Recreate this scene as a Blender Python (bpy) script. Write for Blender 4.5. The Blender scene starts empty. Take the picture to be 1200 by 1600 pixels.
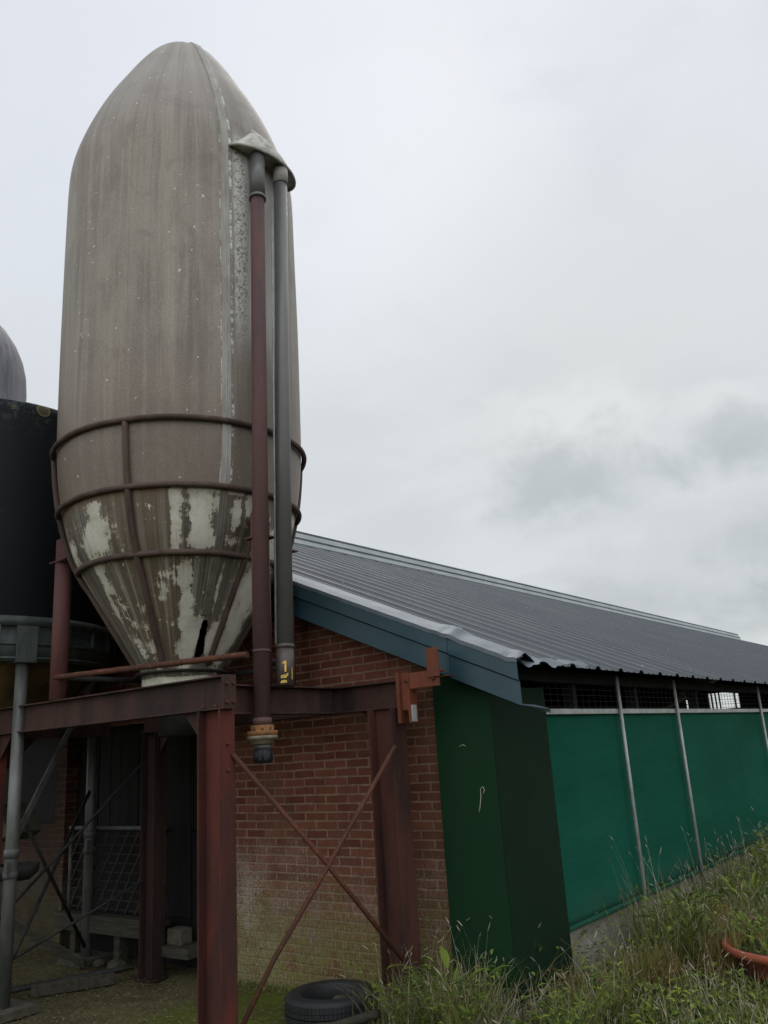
import bpy, bmesh, math, random
from mathutils import Vector, Matrix, noise as mnoise
random.seed(7)
R = math.radians
sc = bpy.context.scene
col = sc.collection
PI = math.pi

# ------------------------------------------------------------------ materials
class NT:
    def __init__(self, name):
        self.m = bpy.data.materials.new(name); self.m.use_nodes = True
        self.t = self.m.node_tree; self.t.nodes.clear()
        self.out = self.n('ShaderNodeOutputMaterial')
        self.b = self.n('ShaderNodeBsdfPrincipled')
        self.l(self.b.outputs[0], self.out.inputs['Surface'])
    def n(self, ty, **k):
        nd = self.t.nodes.new(ty)
        for a, v in k.items(): setattr(nd, a, v)
        return nd
    def l(self, a, b): self.t.links.new(a, b)
    def put(self, sock, v):
        if isinstance(v, bpy.types.NodeSocket): self.l(v, sock)
        elif v is not None:
            if isinstance(v, (tuple, list)) and len(v) == 3 and sock.type == 'RGBA': v = (*v, 1)
            sock.default_value = v
    def coord(self, kind='Object'):
        return self.n('ShaderNodeTexCoord').outputs[kind]
    def mapped(self, scale=(1, 1, 1), kind='Object', loc=(0, 0, 0)):
        mp = self.n('ShaderNodeMapping'); self.l(self.coord(kind), mp.inputs['Vector'])
        mp.inputs['Scale'].default_value = scale; mp.inputs['Location'].default_value = loc
        return mp.outputs[0]
    def noise(self, scale, detail=5, rough=.6, vec=None, dist=0):
        nd = self.n('ShaderNodeTexNoise'); nd.inputs['Scale'].default_value = scale
        nd.inputs['Detail'].default_value = detail; nd.inputs['Roughness'].default_value = rough
        nd.inputs['Distortion'].default_value = dist
        self.l(vec if vec is not None else self.coord(), nd.inputs['Vector'])
        return nd.outputs['Fac']
    def math(self, op, a, b=None, clamp=False):
        nd = self.n('ShaderNodeMath', operation=op, use_clamp=clamp)
        self.put(nd.inputs[0], a)
        if b is not None: self.put(nd.inputs[1], b)
        return nd.outputs[0]
    def step(self, v, lo, hi, a=0., b=1.):
        nd = self.n('ShaderNodeMapRange', interpolation_type='SMOOTHSTEP')
        self.put(nd.inputs['Value'], v); nd.inputs['From Min'].default_value = lo; nd.inputs['From Max'].default_value = hi
        nd.inputs['To Min'].default_value = a; nd.inputs['To Max'].default_value = b
        return nd.outputs[0]
    def mix(self, f, a, b, mode='MIX'):
        nd = self.n('ShaderNodeMix', data_type='RGBA', blend_type=mode)
        self.put(nd.inputs[0], f); self.put(nd.inputs[6], a); self.put(nd.inputs[7], b)
        return nd.outputs[2]
    def sep(self, v):
        nd = self.n('ShaderNodeSeparateXYZ'); self.l(v, nd.inputs[0]); return nd.outputs
    def comb(self, x, y, z):
        nd = self.n('ShaderNodeCombineXYZ')
        for i, v in enumerate((x, y, z)): self.put(nd.inputs[i], v)
        return nd.outputs[0]
    def attr(self, name):
        nd = self.n('ShaderNodeAttribute', attribute_name=name); return nd.outputs
    def bump(self, h, strength=.4, dist=.01):
        nd = self.n('ShaderNodeBump'); nd.inputs['Strength'].default_value = strength
        nd.inputs['Distance'].default_value = dist; self.l(h, nd.inputs['Height'])
        self.l(nd.outputs[0], self.b.inputs['Normal'])
    def fin(self, colour, rough=.7, metal=0., spec=.3):
        self.put(self.b.inputs['Base Color'], colour); self.put(self.b.inputs['Roughness'], rough)
        self.b.inputs['Metallic'].default_value = metal; self.b.inputs['Specular IOR Level'].default_value = spec
        return self.m

def mottled(name, c1, c2, scale=8, rough=.7, metal=0., spec=.3, speck=None, stretch=(1, 1, 1), bump=.25, lo=.35, hi=.65):
    t = NT(name); v = t.mapped(stretch)
    n1 = t.noise(scale, 6, .65, v); c = t.mix(t.step(n1, lo, hi), c1, c2)
    n2 = t.noise(scale * 9, 3, .7, v)
    if speck: c = t.mix(t.step(n2, .62, .72), c, speck)
    c = t.mix(t.step(n2, .3, .7, .0, .35), c, (0.0, 0.0, 0.0)) if bump > .3 else c
    t.bump(t.math('ADD', n1, t.math('MULTIPLY', n2, .5)), bump, .01)
    return t.fin(c, rough, metal, spec)

def rust(name, base, dark, orange, amount=.6, rough=.75):
    t = NT(name); v = t.coord()
    st = t.mapped((1, 1, .25))
    a = t.noise(5, 6, .65, st); b = t.noise(26, 5, .7); c_ = t.noise(110, 3, .7)
    c = t.mix(t.step(a, .38, .62), base, dark)
    c = t.mix(t.step(b, amount, amount + .12), c, orange)
    c = t.mix(t.step(c_, .62, .75, 0, .5), c, tuple(min(1, x * 2.2) for x in base))
    c = t.mix(t.step(c_, .25, .42, .6, 0), c, tuple(x * .5 for x in dark))
    t.bump(t.math('ADD', b, t.math('MULTIPLY', c_, .6)), .45, .006)
    return t.fin(c, rough, 0, .25)

M = {}
M['rust_beam'] = rust('rust_beam', (.056, .027, .021), (.026, .016, .014), (.10, .045, .026))
M['rust_post'] = rust('rust_post', (.105, .026, .019), (.050, .021, .017), (.10, .035, .018), .62)
M['rust_column'] = rust('rust_column', (.080, .030, .022), (.036, .019, .016), (.11, .045, .025), .62)
M['rust_dark'] = rust('rust_dark', (.034, .018, .015), (.018, .012, .011), (.06, .028, .018))
M['rust_rod'] = rust('rust_rod', (.10, .035, .02), (.06, .026, .018), (.16, .06, .025), .55)
M['rust_cage'] = rust('rust_cage', (.10, .066, .055), (.055, .038, .032), (.15, .075, .045), .6)
M['rust_pipe'] = rust('rust_pipe', (.105, .055, .050), (.074, .043, .040), (.11, .052, .045), .66)
M['rust_leg'] = rust('rust_leg', (.125, .05, .044), (.085, .038, .036), (.2, .09, .06), .62)
M['orange_paint'] = rust('orange_paint', (.18, .052, .026), (.125, .038, .022), (.21, .065, .03), .66, .6)
M['flange_rust'] = rust('flange_rust', (.2, .095, .035), (.1, .05, .025), (.3, .13, .04), .5)
M['galv'] = mottled('galvanised', (.165, .168, .158), (.085, .088, .08), 6, .5, .35, .4, stretch=(1, 1, .3))
M['galv_dim'] = mottled('galvanised_dull', (.12, .125, .12), (.07, .072, .068), 7, .65, .2, .3)
M['white_pole'] = mottled('white_pole', (.42, .43, .41), (.30, .31, .29), 9, .5, .2, .4)
M['mesh'] = mottled('dull_mesh', (.036, .034, .03), (.02, .019, .017), 9, .7)
M['dark_steel'] = mottled('dark_steel', (.03, .028, .026), (.016, .015, .015), 9, .7)
M['black_plastic'] = mottled('black_plastic', (.02, .021, .023), (.012, .012, .013), 20, .45)
M['cream'] = mottled('cream_plastic', (.52, .50, .40), (.38, .36, .27), 9, .6)
M['grey_pvc'] = mottled('grey_pvc', (.115, .113, .104), (.085, .084, .078), 4, .38, 0, .5, stretch=(1, 1, .2), bump=.05)
M['brown_pvc'] = mottled('brown_pvc', (.055, .042, .038), (.075, .058, .052), 9, .45, 0, .4)
M['sticker'] = mottled('yellow_sticker', (.72, .46, .10), (.62, .36, .06), 30, .5, bump=.05)
M['sticker_torn'] = mottled('torn_sticker', (.62, .46, .07), (.30, .22, .06), 60, .6, bump=.1)
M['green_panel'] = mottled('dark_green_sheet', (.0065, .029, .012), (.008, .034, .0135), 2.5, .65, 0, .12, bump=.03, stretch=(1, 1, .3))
M['green_panel_shaded'] = mottled('shaded_green_side', (.0055, .020, .009), (.005, .017, .008), 2.5, .7, 0, .1, bump=.03)  # copy of the sheet green with the side leaf's shade put into the colour
M['teal'] = mottled('teal_coated_steel', (.021, .062, .080), (.016, .048, .063), 3, .42, 0, .5, bump=.04)
M['flash_grey'] = mottled('grey_flashing', (.10, .125, .145), (.075, .097, .112), 6, .5, .15, .5, bump=.15)
M['concrete'] = mottled('plinth_concrete', (.36, .335, .28), (.24, .225, .185), 7, .9, speck=(.1, .11, .07), bump=.35)
M['timber_dark'] = mottled('dark_timber', (.015, .0135, .013), (.008, .0075, .007), 5, .8, stretch=(9, 9, .6), bump=.4)
M['timber_grey'] = mottled('weathered_timber', (.070, .063, .044), (.036, .033, .024), 5, .85, stretch=(.7, 6, 6), bump=.4)
M['terracotta'] = mottled('terracotta', (.34, .095, .05), (.26, .075, .042), 6, .75)
M['soil'] = mottled('soil', (.05, .038, .026), (.03, .022, .015), 14, .95, bump=.5)
M['olive_metal'] = mottled('olive_metal', (.075, .075, .045), (.045, .048, .032), 6, .6)
M['stone'] = mottled('pale_stone', (.10, .092, .066), (.06, .055, .04), 12, .9, bump=.4)
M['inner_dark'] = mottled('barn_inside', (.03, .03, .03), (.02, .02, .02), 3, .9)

def m_tyre():
    t = NT('tyre_rubber'); n = t.noise(30, 5, .6)
    c = t.mix(n, (.012, .013, .014), (.03, .031, .032))
    c = t.mix(t.step(t.noise(7), .6, .7, 0, .5), c, (.06, .06, .045))
    t.bump(n, .2, .004); return t.fin(c, .6, 0, .35)
M['tyre'] = m_tyre()

def m_brick():
    t = NT('red_brick_weathered'); s = t.sep(t.coord())
    wob = t.noise(3, 3, .5)
    x = t.math('ADD', s[0], t.math('MULTIPLY', s[1], 1.0))
    w2 = t.noise(14, 3, .6)
    z = t.math('ADD', s[2], t.math('ADD', t.math('MULTIPLY', wob, .014), t.math('MULTIPLY', w2, .008)))
    x = t.math('ADD', x, t.math('MULTIPLY', w2, .012))
    v = t.comb(x, z, 0.)
    br = t.n('ShaderNodeTexBrick', offset=.5)
    t.l(v, br.inputs['Vector'])
    for k, val in dict(Scale=1, **{'Brick Width': .21, 'Row Height': .0605, 'Mortar Size': .0075, 'Mortar Smooth': .35, 'Bias': -.1}).items():
        br.inputs[k].default_value = val
    br.inputs['Color1'].default_value = (.118, .038, .023, 1); br.inputs['Color2'].default_value = (.225, .080, .048, 1)
    br.inputs['Mortar'].default_value = (.28, .185, .135, 1)
    n1 = t.noise(11, 6, .65); n2 = t.noise(60, 4, .7); n3 = t.noise(2.2, 4, .6)
    c = t.mix(t.step(n1, .3, .7, 0, .5), br.outputs['Color'], (.075, .032, .022))
    c = t.mix(t.step(n2, .55, .75, 0, .35), c, (.26, .14, .10))
    c = t.mix(t.step(n3, .5, .65, 0, .55), c, (.13, .07, .042))
    # chalky bloom and moss low on the wall
    big = t.noise(1.7, 3, .55); pat = t.noise(4.5, 5, .65)
    zz = t.math('ADD', s[2], t.math('MULTIPLY', t.math('SUBTRACT', big, .5), 1.3))
    bl_x = t.step(s[0], -1.15, -1.8, .35, 1.)
    bloom = t.math('MULTIPLY', t.math('MULTIPLY', t.step(zz, 1.0, .55), bl_x), t.step(t.math('ADD', n2, t.math('MULTIPLY', pat, .6)), .68, .92))
    c = t.mix(t.math('MULTIPLY', bloom, .8), c, (.36, .32, .26))
    mz = t.math('ADD', s[2], t.math('MULTIPLY', t.math('SUBTRACT', pat, .5), 1.5))
    moss = t.math('MULTIPLY', t.step(mz, .80, .25), t.step(t.math('ADD', t.noise(38, 4, .75), t.math('MULTIPLY', pat, .5)), .60, .84, .1, 1))
    c = t.mix(t.math('MULTIPLY', moss, .85), c, t.mix(n2, (.10, .105, .02), (.23, .22, .065)))
    flk = t.noise(1, 3, .7, t.mapped((75, 75, 20)))
    c = t.mix(t.math('MULTIPLY', t.step(flk, .57, .64), t.step(zz, 1.05, .6, 0, .55)), c, (.36, .33, .24))
    c = t.mix(t.math('MULTIPLY', t.step(flk, .42, .34), t.step(zz, .95, .5, 0, .85)), c, (.045, .038, .018))
    tank_shade = t.math('MULTIPLY', t.step(t.math('ADD', s[0], t.math('MULTIPLY', pat, .5)), -3.9, -4.3), .78)
    c = t.mix(tank_shade, c, (.022, .018, .015))  # shade under the tank painted onto the left of the brickwork
    right = t.math('MULTIPLY', t.step(s[0], -.43, 0.), .35)
    c = t.mix(right, c, (.085, .058, .032))
    sp = t.step(t.noise(85, 2, .6), .71, .76); c = t.mix(t.math('MULTIPLY', sp, .6), c, (.38, .36, .30))
    h = t.math('ADD', t.math('MULTIPLY', br.outputs['Fac'], -1.0), t.math('MULTIPLY', n2, .7))
    t.bump(h, .75, .009); return t.fin(c, .9, 0, .15)
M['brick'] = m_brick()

def m_silo():
    t = NT('weathered_polyester'); uv = t.coord('UV'); s = t.sep(uv)      # u = degrees/100 round the axis, v = height in metres
    u, z = s[0], s[1]
    streak = t.noise(1, 6, .65, t.comb(t.math('MULTIPLY', u, 26.), t.math('MULTIPLY', z, .55), 0.))
    streak2 = t.noise(1, 6, .7, t.comb(t.math('MULTIPLY', u, 75.), t.math('MULTIPLY', z, 1.1), 3.))
    mott = t.noise(1.6, 5, .6); fine = t.noise(55, 5, .75); mid = t.noise(9, 5, .65)
    grain = t.noise(130, 4, .8); broad = t.noise(1, 4, .55, t.comb(t.math('MULTIPLY', u, 9.), t.math('MULTIPLY', z, .4), 7.))
    c = t.mix(t.step(broad, .35, .65), (.140, .115, .092), (.265, .234, .190))
    c = t.mix(t.step(streak, .46, .60, 0, .50), c, (.31, .287, .248))
    c = t.mix(t.step(streak2, .50, .66, 0, .42), c, (.105, .082, .066))
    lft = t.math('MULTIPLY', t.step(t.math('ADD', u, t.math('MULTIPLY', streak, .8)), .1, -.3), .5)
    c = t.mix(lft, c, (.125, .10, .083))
    c = t.mix(t.step(mott, .42, .66, 0, .4), c, (.28, .25, .21))
    c = t.mix(t.step(grain, .50, .68, 0, .5), c, (.46, .43, .38))
    c = t.mix(t.step(grain, .48, .32, 0, .5), c, (.085, .07, .058))
    c = t.mix(t.step(fine, .52, .7, 0, .2), c, (.40, .37, .32))
    # brown film on the lower drum and a dark cap
    zb = t.math('ADD', z, t.math('MULTIPLY', streak, .9))
    c = t.mix(t.step(zb, 5.3, 4.1, 0, .72), c, t.mix(t.step(grain, .35, .65), (.10, .072, .058), (.20, .148, .118)))
    c = t.mix(t.step(t.math('ADD', z, t.math('MULTIPLY', streak2, .7)), 6.6, 7.0, 0, .4), c, (.17, .155, .14))
    blot = t.noise(2.6, 6, .7, None, .8)
    c = t.mix(t.step(blot, .50, .62, 0, .32), c, (.13, .10, .078))
    c = t.mix(1., c, (1.02, .985, .945), 'MULTIPLY')
    # pale strip with pitted speckle right of the seam, between seam and pipe
    eu = t.math('ADD', u, t.math('MULTIPLY', t.math('SUBTRACT', mid, .5), .03))
    strip = t.math('MULTIPLY', t.step(eu, .222, .24), t.step(eu, .50, .47))
    strip = t.math('MULTIPLY', strip, t.math('MULTIPLY', t.step(z, 4.3, 4.9), t.step(z, 6.45, 6.25)))
    c = t.mix(t.math('MULTIPLY', strip, .85), c, (.56, .545, .50))
    pit = t.math('MULTIPLY', strip, t.math('MULTIPLY', t.step(t.noise(42, 4, .75, dist=.6), .50, .56), t.step(eu, .315, .285)))
    c = t.mix(t.math('MULTIPLY', pit, .85), c, (.115, .105, .09))
    # white edge lines by the seam
    for a, w in ((.168, .004), (.214, .004)):
        d = t.math('ABSOLUTE', t.math('SUBTRACT', t.math('ADD', u, t.math('MULTIPLY', t.math('SUBTRACT', fine, .5), .012)), a))
        ln = t.math('MULTIPLY', t.step(d, w * 2.4, w * .6), t.step(t.noise(7, 4, .8), .48, .58))
        c = t.mix(t.math('MULTIPLY', ln, .95), c, (.66, .65, .62))
    # hopper: grime over cream gelcoat, cream patches placed by the 'cream' attribute
    lower = t.step(z, 3.455, 3.435)
    g = t.mix(t.step(streak2, .35, .65), (.060, .055, .044), (.175, .158, .125))
    g = t.mix(t.step(mid, .55, .7, 0, .8), g, (.105, .082, .05))
    g = t.mix(t.step(fine, .58, .72, 0, .55), g, (.26, .245, .20))
    crk0 = t.noise(16, 5, .7)
    brn = t.math('MULTIPLY', t.step(eu, .02, -.06), t.step(eu, -.44, -.3))
    g = t.mix(t.math('MULTIPLY', brn, .6), g, (.125, .085, .050))
    edge = t.math('MULTIPLY', t.step(t.math('ADD', z, t.math('MULTIPLY', crk0, .16)), 3.40, 3.50), .8); g = t.mix(edge, g, (.15, .085, .042))
    f = t.math('ADD', t.attr('cream')[2], t.math('MULTIPLY', t.math('SUBTRACT', mid, .5), 1.9))
    f = t.math('ADD', f, t.math('MULTIPLY', t.math('SUBTRACT', streak2, .5), 1.1))
    f = t.math('ADD', f, t.math('MULTIPLY', t.math('SUBTRACT', fine, .5), .5))
    crk = t.noise(21, 6, .75, dist=.8)
    f = t.math('ADD', f, t.math('MULTIPLY', t.math('SUBTRACT', crk, .5), .8))
    g = t.mix(t.step(f, .10, .36, 0, .65), g, t.mix(t.step(crk, .4, .6), (.060, .045, .030), (.20, .125, .065)))
    pale = t.math('MULTIPLY', t.step(streak, .5, .66), t.step(z, 3.25, 2.8, .25, .75)); g = t.mix(pale, g, (.33, .31, .26))
    g = t.mix(t.step(f, .29, .50, 0, .95), g, t.mix(t.step(t.noise(5, 4, .6), .35, .65), (.44, .405, .32), (.64, .61, .52)))
    g = t.mix(t.math('MULTIPLY', t.step(f, .5, .95), t.step(fine, .45, .6, .2, .8)), g, (.60, .58, .51))
    run = t.math('MULTIPLY', t.step(t.noise(1, 5, .7, t.comb(t.math('MULTIPLY', u, 48.), t.math('MULTIPLY', z, 1.6), 11.)), .56, .68), t.step(t.noise(3.3, 4, .6), .42, .6))
    g = t.mix(t.math('MULTIPLY', run, .75), g, (.125, .070, .036))
    crust = t.math('MULTIPLY', t.step(t.noise(24, 5, .8, dist=1.2), .63, .67), t.step(z, 3.4, 3.3))
    g = t.mix(t.math('MULTIPLY', crust, .6), g, (.42, .41, .37))
    c = t.mix(lower, c, g)
    # small pale chips and bird marks
    sp = t.step(t.noise(30, 1, .5), .755, .775); c = t.mix(t.math('MULTIPLY', sp, .8), c, (.6, .59, .55))
    t.bump(t.math('ADD', t.math('MULTIPLY', fine, .6), t.math('MULTIPLY', mid, .6)), .3, .008)
    return t.fin(c, t.step(grain, .3, .7, .42, .6), 0, .5)
M['silo'] = m_silo()
M['seam'] = mottled('seam_strip', (.38, .365, .33), (.27, .25, .22), 12, .65, stretch=(1, 1, .25), bump=.3)
M['seam_low'] = mottled('seam_strip_low', (.17, .155, .13), (.11, .098, .08), 12, .65, stretch=(1, 1, .25), bump=.3)
M['hood'] = mottled('hood_gelcoat', (.50, .48, .43), (.24, .225, .195), 9, .6, bump=.3)
M['far_silo'] = mottled('far_silo_shell', (.12, .115, .125), (.20, .195, .205), 5, .65, stretch=(2.5, 2.5, .3), speck=(.32, .31, .32))

def m_tank():
    t = NT('black_tank_shell'); s = t.sep(t.coord())
    n1 = t.noise(3, 5, .6); n2 = t.noise(40, 3, .6)
    c = t.mix(n1, (.006, .008, .010), (.012, .015, .018))
    c = t.mix(t.step(n2, .70, .76, 0, .5), c, (.12, .15, .14))
    z = t.math('ADD', s[2], t.math('MULTIPLY', n1, .3))
    c = t.mix(t.math('MULTIPLY', t.step(z, 4.35, 4.7), t.step(t.noise(16, 4, .7), .5, .62, 0, .6)), c, (.055, .075, .068))
    for (px, py, pz), rr in (((1.15, -.115, 4.525), .062), ((1.14, -.30, 4.555), .035), ((1.10, -.35, 4.50), .02), ((1.145, .05, 4.47), .018)):
        vm = t.n('ShaderNodeVectorMath', operation='DISTANCE'); t.l(t.coord(), vm.inputs[0]); vm.inputs[1].default_value = (px, py, pz)
        q = t.math('ADD', vm.outputs['Value'], t.math('MULTIPLY', t.math('SUBTRACT', n2, .5), .03))
        c = t.mix(t.step(q, rr, rr*.85, 0, .9), c, t.mix(t.step(q, rr*.65, rr*.9), (.085, .075, .04), (.20, .17, .065)))
    t.bump(n2, .1, .004); return t.fin(c, .6, 0, .18)
M['tank'] = m_tank()
M['tank_cone'] = mottled('tank_cone_shell', (.11, .068, .02), (.04, .03, .015), 2.4, .5, bump=.1)
M['tank_steel'] = mottled('tank_band_steel', (.085, .10, .095), (.05, .06, .058), 6, .55, .2, .4, speck=(.14, .11, .07), stretch=(1, 1, .4))

def m_roof():
    t = NT('anthracite_roof_sheet'); s = t.sep(t.coord()); n = t.noise(1.2, 4, .6); f = t.noise(40, 3, .7)
    c = t.mix(n, (.034, .043, .052), (.047, .056, .066))
    c = t.mix(t.step(f, .55, .75, 0, .3), c, (.14, .14, .15))
    c = t.mix(t.step(t.noise(21, 1, .5), .79, .81), c, (.4, .4, .38))
    run = t.noise(1, 5, .65, t.mapped((.5, 7, .5))); c = t.mix(t.step(run, .5, .7, 0, .35), c, (.085, .09, .085))
    t.bump(f, .06, .003); return t.fin(c, t.step(n, .3, .7, .45, .58), .05, .45)
M['roof'] = m_roof()
M['ridge'] = mottled('ridge_sheet', (.34, .37, .37), (.27, .30, .30), 2, .4, .1, .5, bump=.05)
M['ridge_line'] = mottled('ridge_rail', (.12, .13, .13), (.09, .10, .10), 3, .5, .2)

def m_curtain():
    t = NT('green_curtain_cloth'); v = t.coord(); s = t.sep(v)
    n = t.noise(1.3, 5, .6, t.mapped((1, .5, 1.6))); f = t.noise(160, 2, .6)
    c = t.mix(t.step(n, .3, .7), (.0035, .064, .038), (.005, .080, .049))
    c = t.mix(t.step(f, .4, .7, 0, .25), c, (.006, .05, .036))
    c = t.mix(t.step(t.noise(26, 2, .6, t.mapped((1, .8, .25))), .74, .79, 0, .45), c, (.05, .10, .08))
    c = t.mix(t.step(t.noise(.8, 3, .5), .45, .62, 0, .35), c, (.010, .095, .066))
    spl = t.math('MULTIPLY', t.step(t.math('ADD', s[2], t.math('MULTIPLY', t.noise(5, 5, .7), .5)), .86, .60), t.step(f, .35, .6, .3, .8)); c = t.mix(t.math('MULTIPLY', spl, .5), c, (.045, .065, .045))
    fold = t.n('ShaderNodeTexWave', wave_type='BANDS', bands_direction='Z'); fold.inputs['Scale'].default_value = .55
    fold.inputs['Distortion'].default_value = 3.; fold.inputs['Detail'].default_value = 2; t.l(t.mapped((1, .25, 1)), fold.inputs['Vector'])
    t.bump(t.math('ADD', t.math('MULTIPLY', fold.outputs['Fac'], .25), t.math('MULTIPLY', n, .9)), .55, .05)
    return t.fin(c, .8, 0, .08)
M['curtain'] = m_curtain()

def m_ground():
    t = NT('mossy_yard_ground'); s = t.sep(t.coord())
    n1 = t.noise(1.6, 6, .65); n2 = t.noise(45, 5, .75); n3 = t.noise(7, 5, .7)
    c = t.mix(t.step(n1, .38, .62), (.082, .070, .036), (.13, .115, .055))
    c = t.mix(t.step(n2, .5, .68, 0, .7), c, (.23, .20, .12))
    c = t.mix(t.step(n2, .45, .32, 0, .7), c, (.03, .016, .01))
    mossy = t.math('MULTIPLY', t.step(t.math('ADD', s[0], t.math('MULTIPLY', n3, .5)), -5.15, -4.7), t.step(n3, .36, .55, .45, 1))
    c = t.mix(t.math('MULTIPLY', mossy, .85), c, t.mix(n2, (.075, .10, .012), (.17, .20, .03)))
    c = t.mix(t.step(t.math('ADD', s[0], t.math('MULTIPLY', n3, .4)), -3.3, -3.0), c, t.mix(n2, (.022, .018, .010), (.05, .042, .024)))
    t.bump(t.math('ADD', n2, n3), .9, .03); return t.fin(c, .95, 0, .1)
M['ground'] = m_ground()

def m_plant(name, cols, rough=.6):
    t = NT(name); a = t.attr('tint')[2]
    rp = t.n('ShaderNodeValToRGB'); t.l(a, rp.inputs[0])
    el = rp.color_ramp.elements
    while len(el) < len(cols): el.new(.5)
    for i, cc in enumerate(cols): el[i].position = i / (len(cols) - 1); el[i].color = (*cc, 1)
    t.fin(rp.outputs[0], rough, 0, .2)
    tr = t.n('ShaderNodeBsdfTranslucent'); t.l(rp.outputs[0], tr.inputs[0])
    mx = t.n('ShaderNodeMixShader'); mx.inputs[0].default_value = .3
    t.l(t.b.outputs[0], mx.inputs[1]); t.l(tr.outputs[0], mx.inputs[2]); t.l(mx.outputs[0], t.out.inputs['Surface'])
    return t.m
M['grass'] = m_plant('green_grass', [(.05, .07, .018), (.12, .145, .032), (.23, .24, .06), (.38, .34, .14)])
M['straw'] = m_plant('straw_stalks', [(.20, .155, .085), (.32, .27, .17), (.44, .40, .29), (.55, .51, .40)])
M['weed'] = m_plant('weed_leaves', [(.040, .070, .020), (.095, .145, .030), (.19, .25, .04), (.30, .35, .06)])
M['rusty_weed'] = m_plant('rusty_weeds', [(.13, .075, .022), (.21, .13, .038), (.27, .19, .07), (.14, .14, .045)])
M['litter'] = m_plant('leaf_litter', [(.08, .07, .035), (.18, .16, .085), (.30, .27, .17), (.05, .04, .025)])

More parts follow.
